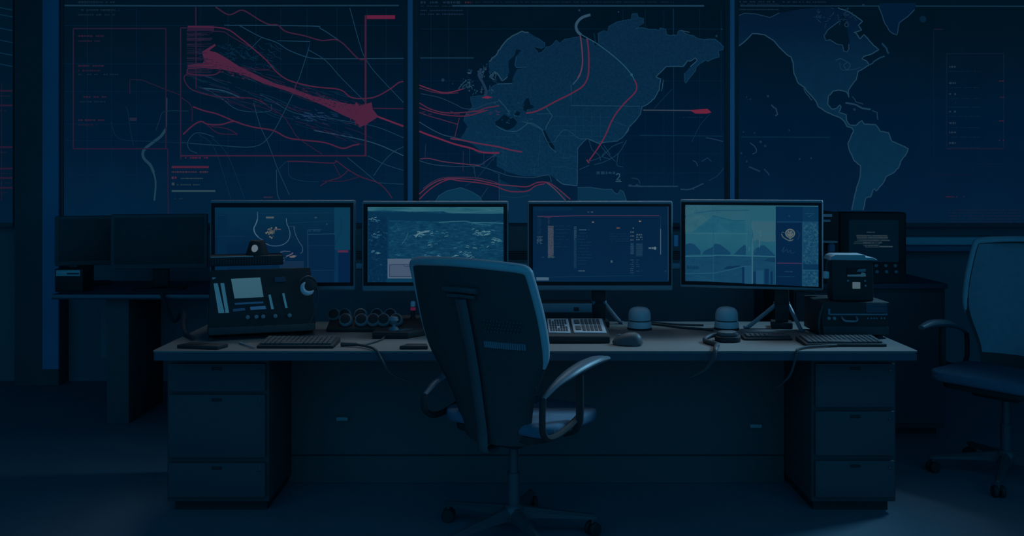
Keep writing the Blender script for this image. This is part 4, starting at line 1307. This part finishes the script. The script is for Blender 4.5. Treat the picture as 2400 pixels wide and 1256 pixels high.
# headset hung on the side of the console
hs = thing('headset', 'dark headset with a pale ear cushion, hung on the right side of the radio console', 'headset', (X(722, 4.13), 4.125, Z(672, 4.13)), math.radians(20))
hm = Matrix.Rotation(math.radians(90), 4, 'X')
m = MB(); m.lathe([(0, -.014), (.030, -.014), (.037, -.006), (.037, .010), (.028, .016), (0, .016)], M['black'], 24, hm); m.build('ear_cup', hs)
m = MB(); m.tube([(-.027 * math.cos(a), -.020, .027 * math.sin(a)) for a in [math.radians(d) for d in range(-150, 61, 15)]], [.003, .009, .012, .012, .011, .008, .003], M['white'], 10); m.build('ear_cushion', hs)
m = MB(); m.tube([(-.034, 0, .01), (-.030, .0, .032), (0, .0, .046), (.028, .0, .034), (.040, .01, .0), (.046, .012, -.05), (.030, .012, -.12), (.012, .012, -.16)], [.006, .006, .006, .006, .005, .004, .003, .003], M['rubber'], 8, 5); m.build('headband', hs)
m = MB(); m.tube([(.012, .012, -.16), (.006, .010, -.172), (.02, .0, -.178)], .003, M['rubber'], 8, 4)
m.build('cable', hs)


def keyboard(name, label, x0, x1, y0, y1, rows, cols, rz=0.0, th=.022, group=None):
    cx, cy = (x0 + x1) / 2, (y0 + y1) / 2
    k = thing(name, label, 'keyboard', (cx, cy, DZ), rz, group)
    w, d = x1 - x0, y1 - y0
    m = MB(); m.prism([(-d / 2, 0), (d / 2, 0), (d / 2, th), (-d / 2, th * .55)], -w / 2, w / 2, M['black'], 'yz', .003); m.build('case', k)
    m = MB()
    tilt = math.atan2(th * .45, d)
    T = Matrix.Translation((0, 0, th * .775)) @ Matrix.Rotation(tilt, 4, 'X')
    kw, kd = (w - .024) / cols, (d - .024) / rows
    for r in range(rows):
        c = 0
        while c < cols:
            span = 5 if (r == 0 and c == 4) else 1
            xx = -w / 2 + .012 + c * kw
            yy = -d / 2 + .012 + r * kd
            m.box(xx + .0015, xx + kw * span - .0015, yy + .0015, yy + kd - .0015, -.002, .0085, M['key'], .0015, 1, T)
            c += span
    m.build('keys', k)
    return k


keyboard('keyboard', 'black keyboard in front of the tall radio console', -1.095, -.765, 3.868, 4.028, 5, 15)
keyboard('keyboard', 'black keyboard at the right end of the desk, with a cable at its front', X(1882, 3.95), X(2058, 3.95) + .02, 3.905, 4.055, 5, 15)
# flat tray phone at the left front
ph = thing('desk_phone', 'flat dark phone lying at the left front corner of the desk', 'phone', (X(472, 3.87), 3.885, DZ), math.radians(-6))
m = MB(); m.prism([(-.105, -.024), (.085, -.040), (.105, .025), (-.075, .045)], 0, .016, M['black'], 'xy', .004); m.build('body', ph)
m = MB(); m.prism([(-.085, -.014), (.005, -.022), (.02, .022), (-.065, .032)], .0155, .0175, M['bezel'], 'xy'); m.build('screen', ph)
# stylus
m = MB(); m.tube([(X(560, 3.97), 3.975, DZ + .006), (X(597, 3.84), 3.845, DZ + .006)], [.005, .005, .005, .002], M['bluegrey'], 10, 0)
tag(m.build('stylus'), 'slim grey stylus lying beside the left keyboard', 'stylus')
# knob panel
YK = 4.28
kp = thing('knob_panel', 'control panel with two rows of fat round knobs, left of the chair', 'control panel', (X(880, YK), YK, DZ))
m = MB(); m.prism([(0, 0), (.142, 0), (.142, .060), (.13, .062), (0, .018)], X(764, YK) - X(880, YK), X(1000, YK) - X(880, YK), M['black'], 'yz', .006); m.build('base', kp)
for row, (lst, yy, zz) in enumerate((((784, 809, 846, 884, 915), .115, .060), ((811, 848, 876, 900, 929), .045, .046))):
    for px in lst:
        T = Matrix.Translation((X(px, YK + yy) - X(880, YK), yy, zz)) @ Matrix.Rotation(math.radians(58), 4, 'X')
        m = MB(); m.lathe([(0, -.026), (.031, -.026), (.033, .010), (.031, .020), (.024, .026), (0, .027)], M['knob'], 24, T)
        kn = m.build('knob', kp)
        m = MB(); m.lathe([(0, .0262), (.024, .0262), (.023, .030), (.015, .033), (0, .034)], M['black'], 20, T); m.build('knob_cap', kn)
m = MB(); m.lathe([(0, 0), (.014, 0), (.014, .012), (.011, .014), (.011, .060), (0, .060)], M['black'], 16, Matrix.Translation((X(968, YK + .10) - X(880, YK), .10, .045)))
sl = m.build('lamp_post', kp)
m = MB(); m.lathe([(0, .052), (.0125, .052), (.0125, .066), (0, .068)], em((74, 22, 48)), 16, Matrix.Translation((X(968, YK + .10) - X(880, YK), .10, .038))); m.build('red_lamp', sl)
m = MB(); m.lathe([(0, .078), (.0125, .078), (.0125, .098), (.008, .104), (0, .105)], M['white'], 16, Matrix.Translation((X(968, YK + .10) - X(880, YK), .10, .030))); m.build('white_cap', sl)
# joystick box
jb = thing('joystick_controller', 'low black joystick box with a blue knob, in front of the knob panel', 'controller', (X(930, 4.14), 4.14, DZ))
m = MB(); m.prism([(-.108, -.035), (.055, -.035), (.135, .055), (.135, .10), (-.108, .10)], 0, .030, M['black'], 'xy', .005); m.build('base', jb)
m = MB(); m.lathe([(0, .029), (.026, .029), (.018, .042), (.007, .046), (.007, .055), (.012, .06), (.0225, .074), (.018, .088), (0, .094)], M['bluegrey'], 20, Matrix.Translation((-.018, .03, 0))); m.build('stick', jb)
m = MB(); m.prism([(.02, -.02), (.07, .04), (.03, .05), (-.005, -.015)], .0295, .034, M['deskedge'], 'xy', .001); m.build('side_key', jb)
m = MB(); m.tube([(-.052, -.030, .010), (-.057, -.07, .005), (-.075, -.13, .005), (-.105, -.19, .005), (-.122, -.215, .005)], .0042, M['rubber'], 8, 5); m.build('cable', jb)
# small dark phone beside the chair and cable plug hanging over the edge
m = MB(); m.prism([(-.062, -.026), (.06, -.026), (.05, .030), (-.034, .036)], 0, .015, M['black'], 'xy', .003)
tag(m.build('mobile_phone', None, (X(972, 3.88), 3.872, DZ)), 'small dark phone on the desk edge just left of the chair', 'phone')
m = MB(); m.tube([(X(800, 3.92), 3.915, DZ + .011), (X(835, 3.90), 3.905, DZ + .011)], [.010, .011, .011, .008], M['rubber'], 10)
m.tube([(X(833, 3.90), 3.905, DZ + .011), (X(860, 3.86), 3.865, DZ + .009), (X(880, 3.80), 3.805, DZ + .006), (X(893, 3.78), 3.787, DZ - .03), (X(915, 3.78), 3.785, DZ - .09), (X(960, 3.80), 3.80, DZ - .13)], .006, M['rubber'], 8, 5)
tag(m.build('plug_cable'), 'dark plug lying on the desk, its cable hanging over the front edge', 'cable')

# ------------------------------------------------------------------ things on the desk, right part
# keypad console
YP = 3.985
kc = thing('keypad_console', 'black console with pale square keypads, right of the chair', 'keypad console', (X(1300, YP), YP, DZ))
kx0, kx1 = X(1158, YP) - X(1300, YP), X(1430, YP) - X(1300, YP)
m = MB(); m.prism([(0, 0), (.27, 0), (.27, .072), (.012, .036), (0, .030)], kx0, kx1, M['black'], 'yz', .006); m.build('case', kc)
tilt = math.atan2(.036, .258)
TK = Matrix.Translation((0, .012, .0365)) @ Matrix.Rotation(tilt, 4, 'X')
for (a, b, mt, kind) in ((1166, 1246, M['charcoal'], 'grid'), (1287, 1338, M['keywhite'], 'fine'), (1345, 1421, M['keywhite'], 'bars')):
    x0, x1 = (a - 1300) * 4.08 / F, (b - 1300) * 4.08 / F
    m = MB(); m.box(x0, x1, .022, .235, -.002, .004, mt, .002, 1, TK)
    pad = m.build('keypad', kc)
    m = MB()
    w = x1 - x0
    rnd = random.Random(a)
    if kind == 'bars':
        for r in (0, 1):
            y0 = .045 + r * .095
            m.box(x0 + .012, x0 + .036, y0 + .01, y0 + .065, .003, .008, M['key'], .001, 1, TK)
            for c in range(5):
                xx = x0 + .043 + c * .0185
                m.box(xx, xx + .0125, y0, y0 + .075, .003, .008, M['key'], .001, 1, TK)
    else:
        n = 7 if kind == 'fine' else 9
        for r in range(7):
            for c in range(n):
                if rnd.random() < .12: continue
                xx = x0 + .008 + c * (w - .016) / n
                yy = .04 + r * .026
                m.box(xx, xx + (w - .016) / n * .78, yy, yy + .016, .003, .007, M['key'] if kind == 'fine' else M['bluegrey'], .001, 1, TK)
    m.build('keys', pad)
m = MB()
for k in range(16):
    x = (1166 + k * 5.2 - 1300) * 4.0 / F
    m.box(x, x + .0065, -.004, .004, .006, .022, M['bluegrey'], .001, 1)
m.build('front_keys', kc)
# receiver box behind it
rb = thing('amplifier_box', 'low grey-fronted box behind the pale keypads, under the list monitor', 'amplifier', (X(1320, 4.33), 4.33, DZ))
rx0, rx1 = -.13, X(1408, 4.33) - X(1320, 4.33)
m = MB(); m.box(rx0, rx1 - .04, 0, .075, 0, .136, M['black'], .005); m.build('case', rb)
m = MB(); m.box(rx0 + .004, rx1 - .042, -.006, .004, .087, .130, M['bluegrey'], .002); m.build('front_plate', rb)
m = MB(); m.box(.05, .075, -.009, -.004, .094, .112, M['black'], .001); m.build('socket', rb)
m = MB(); m.box(-.03, .0, -.004, .001, .052, .056, M['steel'], .001); m.build('indicator', rb)
# mouse
mo = thing('computer_mouse', 'large dark computer mouse on the desk right of the pale keypads', 'mouse', (X(1471, 3.95), 3.955, DZ), math.radians(78))


def mouse_body(parent):
    b = bmesh.new()
    N, Rr = 20, 14
    rows = []
    for i in range(Rr + 1):
        t = -1 + 2 * i / Rr
        wv = .040 * math.sqrt(max(0, 1 - abs(t) ** 2.6)) * (1 - .12 * t)
        hv = (.046 * (1 - .35 * t) * math.sqrt(max(0, 1 - abs(t) ** 2.3))) + .004
        if abs(t) == 1:
            rows.append([b.verts.new((0, t * .068, .010))])
            continue
        rows.append([b.verts.new((-wv * math.cos(math.pi * j / N), t * .068, .003 + hv * math.sin(math.pi * j / N) ** .8)) for j in range(N + 1)])
    for A_, B_r in zip(rows, rows[1:]):
        for j in range(N):
            if len(A_) == 1: b.faces.new((A_[0], B_r[j], B_r[j + 1]))
            elif len(B_r) == 1: b.faces.new((A_[j], B_r[0], A_[j + 1]))
            else: b.faces.new((A_[j], B_r[j], B_r[j + 1], A_[j + 1]))
    for A_, B_r in zip(rows, rows[1:]):
        if len(A_) > 1 and len(B_r) > 1: b.faces.new((A_[0], A_[-1], B_r[-1], B_r[0]))
        elif len(A_) == 1: b.faces.new((A_[0], B_r[-1], B_r[0]))
        else: b.faces.new((A_[0], A_[-1], B_r[0]))
    bmesh.ops.recalc_face_normals(b, faces=b.faces[:])
    m = MB(); m.merge(b, M['charcoal'])
    return m.build('body', parent, angle=70)


mouse_body(mo)
m = MB(); m.tube([(0, .012, .0485), (0, .032, .0405), (0, .05, .028)], .003, M['black'], 8, 4); m.build('button_seam', mo)
m = MB(); m.lathe([(0, -.004), (.009, -.004), (.010, 0), (.009, .004), (0, .004)], M['bluegrey'], 16, Matrix.Translation((0, .034, .036)) @ Matrix.Rotation(math.radians(90), 4, 'Y')); m.build('scroll_wheel', mo)
# two beacon lamps
bl = thing('beacon_lamp', 'pale domed beacon lamp behind the large mouse', 'beacon lamp', (X(1499, 4.37), 4.37, DZ), 0, 'domed beacon lamps on the desk')
m = MB(); m.lathe([(0, 0), (.059, 0), (.060, .005), (.057, .010), (0, .010)], M['black'], 32); m.build('foot', bl)
m = MB(); m.lathe([(0, .010), (.059, .010), (.056, .036), (.054, .040), (0, .041)], M['white'], 32); m.build('collar', bl)
m = MB(); m.lathe([(0, .045), (.053, .045), (.054, .050), (.053, .078), (.047, .094), (.034, .104), (.018, .108), (0, .109)], M['white'], 32); m.build('dome', bl)
m = MB(); m.lathe([(0, .040), (.050, .040), (.050, .046), (0, .046)], M['black'], 32); m.build('gap_ring', bl)
bl2 = copy_tree(bl)
bl2.location = (X(1703, 4.37), 4.37, DZ)
bl2['label'] = 'pale domed beacon lamp under the photo monitor, above the thick cable'
# hub with the thick cable
hb = thing('cable_hub', 'small dark oval hub with a thick cable bending over the desk edge', 'cable hub', (X(1706, 4.04), 4.045, DZ))
m = MB(); m.prism(rounded(-.056, .056, -.045, .045, .04, 7), 0, .024, M['black'], 'xy', .006); m.prism(rounded(-.046, .046, -.035, .035, .03, 7), .022, .044, M['charcoal'], 'xy', .010); m.build('body', hb)
m = MB(); m.tube([(-.03, .02, .026), (-.07, .015, .022), (-.105, -.02, .014), (-.110, -.06, .011), (-.090, -.11, .011), (-.080, -.150, .012), (-.095, -.19, .011), (-.11, -.245, .008), (-.125, -.268, -.03), (-.16, -.27, -.075), (-.22, -.25, -.11)], [.010] * 8 + [.009, .008, .007], M['rubber'], 12, 5); m.build('cable', hb)
# slim flat keypad
keyboard('numeric_keypad', 'slim black keypad strip between the oval hub and the right keyboard', X(1742, 4.08), X(1855, 4.08), 4.06, 4.13, 2, 9, 0, .018)
m = MB(); m.tube([(X(1962, 3.9), 3.903, DZ + .008), (X(1925, 3.885), 3.885, DZ + .007), (X(1890, 3.86), 3.862, DZ + .007), (X(1874, 3.83), 3.83, DZ + .007), (X(1868, 3.80), 3.803, DZ + .004), (X(1864, 3.79), 3.790, DZ - .03), (X(1850, 3.79), 3.788, DZ - .10), (X(1820, 3.83), 3.83, DZ - .16)], .0055, M['rubber'], 8, 5)
tag(m.build('keyboard_cable'), 'dark cable from the right keyboard dropping over the desk edge', 'cable')
m = MB(); m.tube([(X(1520, 4.5), 4.50, DZ + .006), (X(1560, 4.42), 4.45, DZ + .006), (X(1600, 4.36), 4.38, DZ + .006), (X(1640, 4.34), 4.345, DZ + .006), (X(1672, 4.30), 4.30, DZ + .006)], .0055, M['rubber'], 8, 5)
m.tube([(X(1530, 4.5), 4.54, DZ + .006), (X(1580, 4.47), 4.48, DZ + .006), (X(1650, 4.44), 4.45, DZ + .006)], .005, M['rubber'], 8, 5)
tag(m.build('loose_cable'), 'dark loose cables lying on the desk between the two beacon lamps', 'cable')
# pens on the slim keypad
m = MB(); m.box(-.02, .02, -.006, .006, 0, .008, M['steel'], .002)
tag(m.build('clip', None, (X(1757, 4.20), 4.19, DZ), (0, 0, .3)), 'tiny pale clip on the desk behind the slim keypad strip', 'clip')

# radio stack at the right end
YR = 4.115
rs = thing('radio_set', 'wide black radio set with a bar handle at the right end of the desk', 'radio set', (X(2006, YR), YR, DZ))
m = MB(); m.box(-.155, .155, 0, .26, .012, .165, M['black'], .008); m.box(-.150, .150, -.004, .02, .016, .055, M['black2'], .004)
for sx in (-.12, .12):
    for sy in (.03, .23):
        m.lathe([(0, 0), (.014, 0), (.014, .014), (0, .014)], M['rubber'], 12, Matrix.Translation((sx, sy, 0)))
m.build('case', rs)
m = MB(); m.box(-.12, .142, -.006, .003, .106, .113, M['bluegrey'], .001); m.build('trim_strip', rs)
m = MB(); m.box(.045, .142, -.004, .003, .117, .158, M['deskedge'], .001); m.build('label_plate', rs)
m = MB(); m.tube([(-.065, .0, .098), (-.066, -.018, .090), (-.055, -.020, .082), (-.01, -.020, .081), (.0, -.018, .090), (.0, .0, .098)], .005, M['bluegrey'], 8, 3); m.build('handle', rs)
for x in (-.125, -.100):
    m = MB(); m.lathe([(0, 0), (.008, 0), (.007, .010), (0, .011)], M['knob'], 14, Matrix.Translation((x, 0, .092)) @ Matrix.Rotation(math.radians(90), 4, 'X')); m.build('knob', rs)
for i, x in enumerate((.05, .066, .079, .09, .112, .126)):
    m = MB(); m.box(x, x + .007, -.004, .002, .088, .096, M['bluegrey'], .001); m.build('button', rs)
m = MB(); m.box(-.128, -.118, -.006, .002, .108, .135, M['bluegrey'], .002); m.build('switch', rs)
m = MB(); m.tube([(-.150, .0, .15), (-.168, -.01, .10), (-.172, -.012, .05), (-.165, -.01, .012)], .005, M['rubber'], 8, 4); m.build('lead', rs)
# terminal on top of it
tz = DZ + .165
tm = thing('handheld_terminal', 'upright dark terminal with a pale cap and small lit screen, on the radio set', 'terminal', (X(2000, YR + .03), YR + .03, tz), math.radians(-5))
m = MB(); m.prism([(-.092, 0), (.092, 0), (.088, .19), (-.098, .19)], 0, .10, M['black'], 'xz', .008); m.build('body', tm)
m = MB(); m.prism([(-.106, .190), (-.100, .205), (-.082, .214), (.048, .214), (.052, .203), (.085, .202), (.104, .192), (.104, .188), (-.106, .188)], -.012, .11, M['steel'], 'xz', .003); m.build('cap', tm)
m = MB(); m.box(-.030, .056, -.004, .004, .112, .152, M['bezel'], .002); tsc = m.build('screen', tm)
m = MB(); m.prism([(-.028, .114), (.054, .114), (.054, .128), (.045, .132), (.034, .132), (.034, .124), (-.028, .122)], -.0055, -.003, em((28, 64, 84)), 'xz'); m.prism([(.012, .136), (.054, .136), (.054, .150), (.022, .148)], -.0055, -.003, em((10, 46, 66)), 'xz'); m.build('picture', tsc)
m = MB(); m.box(-.004, .030, -.006, .002, .058, .088, em((72, 94, 106)), .002); m.build('key', tm)  # bright tone of the key put in as glow
for (x, z) in ((-.024, .094), (.052, .094), (.054, .072)):
    m = MB(); m.box(x - .004, x + .004, -.004, .002, z - .004, z + .004, M['steel'], .001); m.build('button', tm)
m = MB(); m.box(-.128, -.104, .01, .035, .10, .135, M['white'], .006); m.tube([(-.104, .02, .185), (-.114, .02, .17), (-.116, .022, .13)], .004, M['rubber'], 8, 3); m.build('side_plug', tm)

# ------------------------------------------------------------------ equipment behind, right
YB = 5.20
rk = thing('equipment_cabinet', 'dark low cabinet behind the right end of the desk, carrying old equipment', 'cabinet', (X(2040, YB), YB, 0))
ca0, ca1 = X(1860, YB) - X(2040, YB), X(2215, YB) - X(2040, YB)
cz = Z(664, YB)
m = MB(); m.box(ca0, ca1, 0, .62, .04, cz - .03, M['cabinet'], .005); m.box(ca0 + .03, ca1 - .03, .04, .58, 0, .04, M['black']); m.build('body', rk)
m = MB(); m.box(ca0 - .01, ca1 + .01, -.015, .63, cz - .03, cz, M['deskedge'], .004); m.build('top', rk)
for k in range(2):
    mid = (ca0 + ca1) / 2
    a, b = (ca0 + .01, mid - .004) if k == 0 else (mid + .004, ca1 - .01)
    m = MB(); m.box(a, b, -.012, .002, .07, cz - .05, M['drawer'], .003); d = m.build('door', rk)
    m = MB(); hx = b - .03 if k == 0 else a + .03
    m.box(hx - .006, hx + .006, -.03, -.010, cz - .22, cz - .10, M['charcoal'], .003); m.build('handle', d)
# old boxy monitor
om = thing('crt_monitor', 'old boxy dark monitor with faint yellowish text, on the low cabinet at the right', 'monitor', (X(2052, YB + .06), YB + .10, cz), math.radians(-8))
ow = 152 * (YB + .06) / F
ohh = Z(498, YB + .06) - cz
m = MB(); m.box(-ow / 2, ow / 2, 0, .12, .02, ohh, M['black'], .012, 3); m.box(-ow / 2 + .03, ow / 2 - .03, .11, .34, .04, ohh - .04, M['black2'], .03, 3); m.box(-.12, .12, .03, .27, 0, .03, M['black'], .006); m.build('case', om)
m = MB(); m.box(-ow / 2 + .055, ow / 2 - .045, -.004, .01, .105, ohh - .045, em_ramp('crt_picture', [(0, (1, 20, 36)), (1, (1, 21, 34))], 2, 0, .4), .004)
A = Art(lambda px: (px - 2052) * (YB + .06) / F, lambda py: Z(py, YB + .06) - cz, 1, m, om)
A.y = -.006
for i, (y, x0, x1) in enumerate(((545, 2038, 2056), (553, 2014, 2084), (556.5, 2015, 2085), (560, 2016, 2085), (564, 2015, 2090), (568, 2010, 2072), (572, 2008, 2068), (576, 2030, 2066), (580, 2034, 2065))):
    A.rect(x0, y - 1.5, x1, y + 1.5, (22, 42, 54))
A.up()
for i, (y, x0, x1) in enumerate(((545, 2038, 2056), (553, 2014, 2084), (557, 2015, 2086), (564, 2015, 2090), (570, 2030, 2072), (577, 2034, 2066))):
    A.text(x0, x1, y, 2.6, (46, 58, 66), i + 1)
A.rect(2066, 577, 2096, 580, (46, 62, 72))
A.done()
# small mixer in front of it
mx_ = thing('mixer', 'little dark mixer with tiny bright knobs, in front of the old boxy monitor', 'mixer', (X(2082, YB - .0), YB - .010, cz))
m = MB(); m.prism([(0, 0), (.05, 0), (.05, .12), (.035, .12), (0, .03)], -.10, .10, M['black'], 'yz', .004); m.build('body', mx_)
for i in range(3):
    for j in range(2):
        T = Matrix.Translation((-.065 + i * .055, .017 + j * .012, .064 + j * .034)) @ Matrix.Rotation(math.radians(68), 4, 'X')
        m = MB(); m.lathe([(0, -.006), (.011, -.006), (.010, .010), (.006, .013), (0, .013)], M['knob'], 14, T); m.build('knob', mx_)
# tall narrow unit at the left of the old monitor
nu = thing('rack_unit', 'narrow dark rack unit with two pale light strips, left of the old boxy monitor', 'rack unit', (X(1936, YB), YB + .01, cz))
k5 = YB / F
m = MB(); m.box(-22 * k5, 32 * k5, 0, .28, 0, Z(497, YB) - cz, M['black'], .006); m.build('case', nu)
for (a, b, c, d, mt) in ((1922, 1951, 502, 508, em((22, 54, 82))), (1923, 1947, 515, 520, em((14, 48, 72)))):
    m = MB(); m.box((a - 1936) * k5, (b - 1936) * k5, -.006, .003, Z(d, YB) - cz, Z(c, YB) - cz, mt, .001); m.build('light_strip', nu)
m = MB(); m.box(-19 * k5, 22 * k5, -.05, .002, Z(568, YB) - cz, Z(564, YB) - cz, M['steel'], .002); m.build('shelf', nu)
m = MB(); m.lathe([(0, 0), (.019, 0), (.021, .02), (.018, .048), (0, .05)], M['wallblue'], 18, Matrix.Translation(((1946 - 1936) * k5, -.025, Z(589, YB) - cz))); m.box((1944 - 1936) * k5, (1948 - 1936) * k5, -.035, 0, Z(566, YB) - cz - .012, Z(566, YB) - cz, M['black']); m.build('speaker', nu)

# ------------------------------------------------------------------ counter and dark units behind the monitors
YS = 5.75
ct = thing('rear_counter', 'dark counter running behind the row of monitors', 'counter', (0, YS, 0))
c0, c1 = X(640, YS), X(1770, YS)
m = MB(); m.box(c0, c1, .02, .5, 0, Z(630, YS), M['wall'], .004); m.build('front_panel', ct)
m = MB(); m.box(c0 - .01, c1 + .01, 0, .52, Z(630, YS), Z(617, YS), M['trim'], .004); m.build('top', ct)
for (a, b, y0, lab, lamp) in ((812, 868, 536, 'dark equipment box on the rear counter, seen between the map and terrain monitors', None), (1170, 1260, 530, 'dark equipment box on the rear counter, seen above the chair back between two monitors', None), (1562, 1616, 542, 'dark equipment box with a blue lamp, between the list and photo monitors', (1580, 1589, 551, 577))):
    Yq = YS + .06
    b_ = thing('equipment_box', lab, 'equipment box', (X((a + b) / 2, Yq), Yq, Z(617, YS)), 0, 'dark boxes on the rear counter')
    w2 = (b - a) / 2 * Yq / F
    m = MB(); m.box(-w2, w2, 0, .25, 0, Z(y0, Yq) - Z(617, YS), M['backbox'], .006); m.build('case', b_)
    m = MB()
    for k in range(5):
        m.box(-w2 + .012, w2 - .012, -.004, .003, .02 + k * .012, .026 + k * .012, M['black'])
    m.build('vent', b_)
    if lamp:
        m = MB(); m.box(X(lamp[0], Yq) - b_.location.x, X(lamp[1], Yq) - b_.location.x, -.006, .003, Z(lamp[3], Yq) - b_.location.z, Z(lamp[2], Yq) - b_.location.z, em((9, 52, 92)), .003); m.build('blue_lamp', b_)

# ------------------------------------------------------------------ side desk at the left with dark monitors
YL = 5.35
sd = thing('side_desk', 'dark side desk against the wall at the left, with a pale front edge', 'desk', (X(300, YL), YL, 0))
s0, s1 = X(120, YL) - X(300, YL), X(500, YL) - X(300, YL)
zt = Z(690, YL)
m = MB(); m.box(s0, s1, 0, .72, zt - .03, zt, M['deskedge'], .004); m.build('tabletop', sd)
m = MB(); m.box(s0, s1, -.006, .004, zt - .020, zt - .001, M['bluegrey'], .002); m.build('front_edge', sd)
for a, b in ((232, 285), (470, 497)):
    m = MB(); m.box(X(a, YL) - X(300, YL), X(b, YL) - X(300, YL), .10, .64, 0, zt - .031, M['backblack'], .004); m.build('leg', sd)
m = MB(); m.box(s0 + .02, s1 - .02, .60, .62, .30, zt - .031, M['wall']); m.build('back_panel', sd)


def dark_monitor(px0, px1, py0, py1, Ym, yaw, label):
    cx = (px0 + px1) / 2
    r = thing('monitor', label, 'monitor', (X(cx, Ym), Ym, zt), yaw, 'switched off monitors on the side desk')
    w = (px1 - px0) * Ym / F / math.cos(yaw)
    z0, z1 = Z(py1, Ym) - zt, Z(py0, Ym) - zt
    m = MB(); m.box(-w / 2, w / 2, 0, .04, z0, z1, M['backblack'], .008); m.build('case', r)
    m = MB(); m.box(-w / 2 + .022, w / 2 - .022, -.003, .004, z0 + .03, z1 - .022, M['offscreen'], .002); m.build('screen', r)
    m = MB(); m.box(-.05, .05, .035, .06, .012, z0 + .1, M['black'], .004); m.build('stand_neck', r)
    m = MB(); m.prism(rounded(-.15, .15, -.06, .14, .04), 0, .012, M['black'], 'xy', .003); m.build('stand_base', r)


dark_monitor(266, 480, 502, 630, 5.58, math.radians(9), 'switched off black monitor on the side desk, nearest the lit map monitor')
dark_monitor(140, 258, 506, 622, 5.84, math.radians(22), 'switched off black monitor on the side desk, beside the column at the left')
rt = thing('router', 'small dark router with a pale label plate on the left side desk', 'router', (X(160, 5.46), 5.46, zt))
kk = 5.46 / F
m = MB(); m.box(-32 * kk, 34 * kk, 0, .12, 0, Z(630, 5.46) - zt, M['black'], .006); m.build('body', rt)
m = MB(); m.box(-28 * kk, 28 * kk, -.004, .003, Z(647, 5.46) - zt, Z(633, 5.46) - zt, M['white'], .001); m.build('label_plate', rt)
m = MB(); m.box(-2 * kk, 26 * kk, -.0055, -.003, Z(643, 5.46) - zt, Z(639, 5.46) - zt, M['deskedge']); m.build('marking', rt)
# thick cable drooping from the side desk to the main desk
m = MB(); m.tube([(X(368, 5.36), 5.38, zt + .008), (X(376, 5.30), 5.325, zt + .004), (X(384, 5.2), 5.24, zt - .06), (X(400, 4.9), 4.95, .70), (X(415, 4.5), 4.58, DZ + .05), (X(428, 4.2), 4.22, DZ + .016), (X(452, 4.05), 4.06, DZ + .011)], [.012] * 5 + [.010, .008], M['rubber'], 10, 5)
tag(m.build('drooping_cable'), 'thick dark cable drooping from the left side desk onto the long desk', 'cable')

for mb_, root_ in SCREENS:
    mb_.build('screen', root_, smooth=False)

# ------------------------------------------------------------------ light
world = bpy.data.worlds.new('World')
SC.world = world
world.use_nodes = True
bg = world.node_tree.nodes['Background']
bg.inputs[0].default_value = (0.010, 0.150, 0.31, 1)
bg.inputs[1].default_value = 1.0


def area(name, loc, size, power, color, rot=(0, 0, 0), spread=180):
    l = bpy.data.lights.new(name, 'AREA')
    l.shape = 'RECTANGLE'
    l.size, l.size_y = size
    l.energy = power
    l.color = color
    l.spread = math.radians(spread)
    o = bpy.data.objects.new(name, l)
    COL.objects.link(o)
    o.location = loc
    o.rotation_euler = rot
    return o


area('ceiling_strip_light', (0.02, 4.37, 2.92), (2.7, .24), 0.55, (.80, .88, 1.0), (math.radians(-15), 0, 0), 46)
area('rear_strip_light', (0.05, 5.15, 2.92), (3.2, .20), 0.95, (.70, .88, 1.0), (math.radians(-27), 0, 0), 32)  # unseen lamp added to brighten the top rims of the monitors
area('right_ceiling_light', (3.3, 4.9, 2.8), (.6, .6), 6, (.25, .65, 1.0), (math.radians(-18), math.radians(52), 0), 50)  # unseen lamp added to light the right rim of the chair back

# ------------------------------------------------------------------ camera
cd = bpy.data.cameras.new('camera')
cd.sensor_width = 36.0
cd.lens = 36.0 * F / 2400.0
cd.shift_x = 0.0
cd.shift_y = -(628.0 - HY) / 2400.0
cd.clip_start = .05
co = bpy.data.objects.new('camera', cd)
COL.objects.link(co)
co.location = (0, 0, H)
co.rotation_euler = (math.radians(90), 0, 0)
SC.camera = co

vs = SC.view_settings
vs.view_transform = 'Standard'
vs.look = 'None'
vs.exposure = 0.0
vs.gamma = 1.0
vs.use_curve_mapping = False
